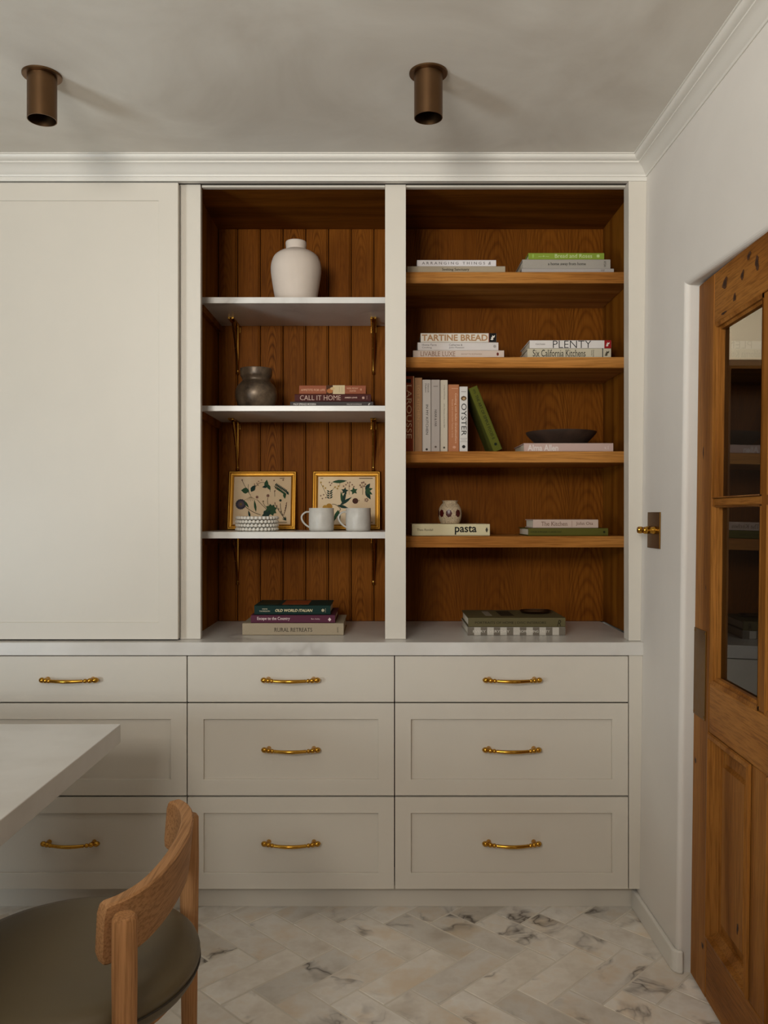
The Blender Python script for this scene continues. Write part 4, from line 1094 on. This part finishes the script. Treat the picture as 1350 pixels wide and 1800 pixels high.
# stack of beaded coasters / dishes
Yk = 3.05; Xk = wx(452, Yk)
pos = ['lowest', 'second from the bottom', 'third from the bottom', 'topmost']
bead_me = None
zk = ZM[2] + 0.0003
R0 = 36.0 * Yk / F
lay = 0.01375
for i in range(4):
    t = thing('beaded_dish', (Xk + random.uniform(-.001, .001), Yk, zk + i*lay), 'white ceramic dish with beaded rim, %s of its stack of four' % pos[i], 'dish', 'stacked beaded dishes')
    x_, y_, z_ = t.location
    MB().lathe((x_, y_, z_), [(0.001, 0.0), (R0*0.86, 0.0), (R0*0.955, 0.004), (R0*0.97, 0.010), (R0*0.94, 0.0105), (R0*0.9, 0.0062), (0.001, 0.005)], 48).build('body', M['white_cer'], t, smooth=40)
    mb = MB(); nb = 32
    for j in range(nb):
        a = 2*math.pi*(j + 0.5*(i % 2))/nb; rb = 0.0073
        c = Vector((x_ + R0*0.965*math.cos(a), y_ + R0*0.965*math.sin(a), z_ + 0.0078))
        rings = 5; sg = 8; vs = []
        for q_ in range(1, rings):
            la = math.pi*q_/rings - math.pi/2
            vs += [c + Vector((rb*math.cos(la)*math.cos(2*math.pi*w/sg), rb*math.cos(la)*math.sin(2*math.pi*w/sg), rb*0.92*math.sin(la))) for w in range(sg)]
        vs += [c - Vector((0, 0, rb*0.92)), c + Vector((0, 0, rb*0.92))]
        f = [(q_*sg + w, q_*sg + (w+1) % sg, (q_+1)*sg + (w+1) % sg, (q_+1)*sg + w) for q_ in range(rings-2) for w in range(sg)]
        f += [(len(vs)-2, (w+1) % sg, w) for w in range(sg)] + [(len(vs)-1, (rings-2)*sg + w, (rings-2)*sg + (w+1) % sg) for w in range(sg)]
        mb.add(vs, f)
    o = mb.build('beaded_rim', M['white_cer'], t, smooth=80); o['kind'] = 'stuff'

# ================================================================== FRAMED BOTANICAL PRINTS
class Draw:
    """flat printed shapes on the paper, one mesh per ink"""
    def __init__(s): s.ink = {}; s.k = 0
    def poly(s, pts_, colr):
        s.k += 1
        y = -0.0001 - 0.00001*s.k
        s.ink.setdefault(colr, MB()).add([(x, y, z) for x, z in pts_], [tuple(range(len(pts_)))])
    def line(s, pts_, w, colr):
        for (xa, za), (xb, zb_) in zip(pts_, pts_[1:]):
            dx, dz = xb-xa, zb_-za; L_ = math.hypot(dx, dz) or 1e-6
            w_ = w*1.55; nx, nz = -dz/L_*w_/2, dx/L_*w_/2
            s.poly([(xa+nx, za+nz), (xb+nx, zb_+nz), (xb-nx, zb_-nz), (xa-nx, za-nz)], colr)
    def leaf(s, x, z, ang, L_, w, colr):
        a = R(ang); ca, sa = math.cos(a), math.sin(a)
        prof_ = [(0, 0), (.15, .5), (.4, 1), (.65, .8), (1, 0), (.65, -.8), (.4, -1), (.15, -.5)]
        s.poly([(x + ca*u*L_ - sa*v_*w/2, z + sa*u*L_ + ca*v_*w/2) for u, v_ in prof_], colr)
    def disc(s, x, z, r_, colr, k=0.0, n=18):
        s.poly([(x + r_*(1-(k if i % 2 else 0))*math.cos(2*math.pi*i/n), z + r_*(1-(k if i % 2 else 0))*math.sin(2*math.pi*i/n)) for i in range(n)], colr)
    def curve(s, a, b, c, w, colr, n=7):
        s.line([((1-t)**2*a[0]+2*t*(1-t)*b[0]+t*t*c[0], (1-t)**2*a[1]+2*t*(1-t)*b[1]+t*t*c[1]) for t in [i/n for i in range(n+1)]], w, colr)
GR, GD, BR, TN, PU, YE_, PK = '#2c4a2e', '#1d352c', '#4a3a26', '#6f5a3c', '#4a4050', '#a8843a', '#7d5a4a'
def print1(d, sx, sz):
    def P(u, v_): return (u*sx, v_*sz)          # u,v in 0..1 of the paper
    L_ = sz
    def cur(a, b, c, w=0.0011, col=BR): d.curve(P(*a), P(*b), P(*c), w, col)
    def leaf(u, v_, an, l, w, col=GR): d.leaf(*P(u, v_), an, l*L_, w*L_, col)
    cur((.14, .92), (.22, .72), (.30, .60)); cur((.25, .84), (.24, .74), (.27, .66))
    leaf(.27, .70, 175, .17, .13); leaf(.30, .68, 60, .17, .10, GD); leaf(.20, .66, 110, .10, .07)
    for i in range(7): cur((.30, .58), (.30 + .02*(i-3), .54), (.30 + .035*(i-3), .48 + .01*abs(i-3)), .0007, TN)
    d.disc(*P(.14, .93), .0035, PK, .3)
    cur((.38, .80), (.46, .92), (.56, .86)); cur((.56, .86), (.62, .80), (.64, .68))
    for u, v_ in ((.38, .80), (.40, .86), (.43, .90), (.48, .93), (.36, .84), (.42, .82)): d.disc(*P(u, v_), .0032, PK, .4, 10)
    leaf(.56, .76, 85, .18, .09); leaf(.60, .80, 190, .13, .06, GD); leaf(.64, .72, 120, .16, .07)
    cur((.70, .80), (.80, .76), (.92, .62), .0012, GD)
    for i in range(9):
        u = .72 + .022*i; v_ = .80 - .017*i
        leaf(u, v_, 60, .08, .03, GD); leaf(u, v_, -70, .07, .03, GR)
    for u, v_ in ((.70, .92), (.74, .76), (.72, .70), (.86, .93)): d.disc(*P(u, v_), .0042, PK, .5, 14)
    cur((.71, .70), (.72, .64), (.72, .58), .0009)
    leaf(.88, .66, -80, .13, .06); leaf(.92, .70, -60, .10, .05, GD)
    d.disc(*P(.13, .42), .0215, '#3b3844', .08, 30); d.disc(*P(.13, .42), .0135, '#5a4a52', .15, 24); d.disc(*P(.13, .42), .006, '#75603a', .2)
    cur((.20, .38), (.34, .24), (.48, .20), .0014); leaf(.18, .50, -55, .19, .05); leaf(.40, .26, 100, .26, .05); leaf(.30, .14, 105, .16, .045, GD)
    cur((.41, .52), (.50, .40), (.60, .30)); cur((.52, .46), (.54, .38), (.60, .34)); cur((.60, .56), (.58, .46), (.62, .38))
    d.disc(*P(.41, .57), .0068, PK, .35, 16); d.disc(*P(.60, .60), .0074, PK, .35, 16); d.disc(*P(.52, .48), .003, TN)
    for an in (20, 60, 100, 140, 190, 240, 290, 330): leaf(.66, .30, an, .13, .09, GR if an % 40 else GD)
    for an in (30, 120, 200, 300): leaf(.58, .20, an, .10, .08, GD)
    cur((.72, .44), (.80, .26), (.93, .08), .0013, GD); cur((.82, .44), (.82, .32), (.86, .20), .0011, GD); cur((.93, .42), (.92, .30), (.88, .18), .0011, GD)
    for i in range(5):
        leaf(.73 + .035*i, .42 - .06*i, 100, .05, .02, PK); leaf(.92 - .008*i, .42 - .05*i, 70, .05, .02, PK)
    d.disc(*P(.82, .50), .0055, GD, .2)
    for i in range(6): leaf(.93, .08, 100 + 12*i, .10, .012, GD)
    d.line([P(.80, .965), P(.88, .965)], .0014, BR); d.line([P(.70, .045), P(.94, .045)], .0014, TN)
def print2(d, sx, sz):
    def P(u, v_): return (u*sx, v_*sz)
    L_ = sz
    def cur(a, b, c, w=0.0011, col=BR): d.curve(P(*a), P(*b), P(*c), w, col)
    def leaf(u, v_, an, l, w, col=GR): d.leaf(*P(u, v_), an, l*L_, w*L_, col)
    cur((.05, .86), (.12, .70), (.18, .54), .0011, TN); cur((.30, .78), (.24, .72), (.19, .60), .0009, TN)
    for u, v_ in ((.05, .88), (.09, .80), (.13, .76), (.30, .78), (.36, .80), (.34, .75)): d.disc(*P(u, v_), .0048, YE_, .45, 12)
    for u, v_ in ((.05, .60), (.08, .54), (.10, .62), (.14, .56), (.20, .88), (.24, .86), (.22, .82)): d.disc(*P(u, v_), .0044, PK, .55, 12)
    for i in range(4): leaf(.21, .54 + .045*i, 40, .08, .03, GD); leaf(.21, .54 + .045*i, 150, .08, .03, GD)
    leaf(.26, .90, 3, .30, .055, GD); leaf(.48, .90, 183, .28, .06, GR); cur((.38, .88), (.38, .84), (.38, .80), .0008)
    cur((.55, .86), (.54, .74), (.55, .62), .001, TN)
    for u, v_ in ((.45, .80), (.49, .83), (.52, .87), (.56, .88), (.60, .83), (.63, .79), (.55, .80)): d.disc(*P(u, v_), .0042, PK, .5, 12)
    def maple(u, v_, rot, r_, col):
        pts_ = []
        for i in range(10):
            a = R(rot + 36*i); q_ = r_ if i % 2 == 0 else r_*0.5
            pts_.append((P(u, v_)[0] + q_*math.cos(a), P(u, v_)[1] + q_*math.sin(a)))
        d.poly(pts_, col)
    maple(.47, .70, 10, .0155, GD); maple(.63, .70, 30, .0165, GR)
    cur((.78, .84), (.79, .74), (.78, .62), .001, TN)
    for u, v_ in ((.74, .82), (.77, .87), (.80, .88), (.83, .84), (.76, .78), (.81, .80)): d.disc(*P(u, v_), .0052, PK, .5, 12)
    leaf(.83, .72, 55, .17, .085, GD); leaf(.83, .71, 15, .16, .07, GR); leaf(.83, .71, -60, .22, .09, GD); leaf(.83, .71, -30, .17, .08, GR)
    d.disc(*P(.655, .49), .0118, '#4a2a20', .04, 26); d.line([P(.69, .49), P(.73, .50)], .0014, BR)
    for i in range(5): d.disc(P(.85, .51)[0] + .0055*math.cos(R(72*i)), P(.85, .51)[1] + .0055*math.sin(R(72*i)), .0036, PK, .3, 10)
    cur((.25, .42), (.32, .44), (.40, .32), .0014, BR); cur((.40, .32), (.36, .24), (.34, .20), .0014, BR)
    for an, l in ((100, .30), (75, .32), (35, .30), (-15, .24), (-80, .22), (-110, .26)): leaf(.355 + .0009*an*(1 if an > -50 else 0), .40 - (.10 if an < -50 else 0), an, l, .065, GD if an % 2 else GR)
    d.disc(*P(.20, .37), .0130, '#a8782a', .03, 22); d.disc(*P(.13, .35), .0105, '#b08434', .03, 22)
    d.line([P(.72, .965), P(.96, .965)], .0018, BR); d.line([P(.04, .965), P(.09, .965)], .0014, TN); d.line([P(.60, .045), P(.96, .045)], .0016, TN)
def framed(pxa, pxb, fn, label):
    Yf = 3.238; fw_ = (pxb - pxa) * 3.26 / F; fh = 0.235; fb = 0.021; tk = 0.016
    lean = R(10.5)
    X = wx((pxa+pxb)/2, 3.26)
    zb_ = ZM[2] + 0.0006 + tk*math.sin(lean)
    t = thing('picture_frame', (X, Yf, zb_), label, 'picture')
    t.rotation_euler = (-lean, 0, 0)
    M4 = Matrix.Translation((X, Yf, zb_))
    # mitred frame with a raised outer edge and an inner bead
    prof_ = [(0, tk), (0, 0.002), (0.003, 0), (0.006, 0.0), (0.009, 0.005), (0.014, 0.0055), (0.016, 0.003), (0.019, 0.004), (fb, 0.0075), (fb, tk)]
    mb = MB(); vs = []; n = len(prof_)
    for sx_, sz_ in ((-1, 0), (1, 0), (1, 1), (-1, 1)):
        for d_, y in prof_:
            vs.append((sx_*(fw_/2 - d_), y, d_ if sz_ == 0 else fh - d_))
    f = [(i*n + k_, ((i+1) % 4)*n + k_, ((i+1) % 4)*n + (k_+1) % n, i*n + (k_+1) % n) for i in range(4) for k_ in range(n)]
    mb.add(vs, f); mb.xf(M4).build('frame', M['gilt'], t)
    MB().box(-fw_/2 + fb - 0.003, fw_/2 - fb + 0.003, 0.0095, tk - 0.001, fb - 0.003, fh - fb + 0.003).xf(M4).build('print', M['paper'], t)
    d = Draw(); pw, ph = fw_ - 2*fb, fh - 2*fb
    fn(d, pw, ph)
    for colr, m_ in d.ink.items():
        m_.xf(M4 @ Matrix.Translation((-pw/2, 0.0094, fb))).build('botanical_drawing', colmat(colr), t)['kind'] = 'stuff'
framed(400.5, 520, print1, 'gilt framed botanical print behind the stacked white dishes')
framed(549, 668.5, print2, 'gilt framed botanical print behind the two mugs')

# added unseen light: a plain globe put in to brighten the hall's cream wall
hl = thing('hall_fill_globe', (1.75, 3.75, ZC), 'added unseen glowing globe that brightens the hall beyond the door', 'ceiling light')
k = NT('fill_globe_glow'); k.b.inputs['Emission Color'].default_value = (1.0, 0.9, 0.75, 1); k.b.inputs['Emission Strength'].default_value = 45
MB().lathe((1.75, 3.75, ZC), [(0.001, -0.19), (0.04, -0.182), (0.07, -0.15), (0.08, -0.11), (0.07, -0.07), (0.04, -0.04), (0.001, -0.03)], 24).build('globe', k.col((0.8, 0.8, 0.8)), hl, smooth=60)
MB().lathe((1.75, 3.75, ZC), [(0.045, -0.04), (0.05, -0.03), (0.05, -0.0003)], 24).build('rose', M['brass_old'], hl, smooth=40)
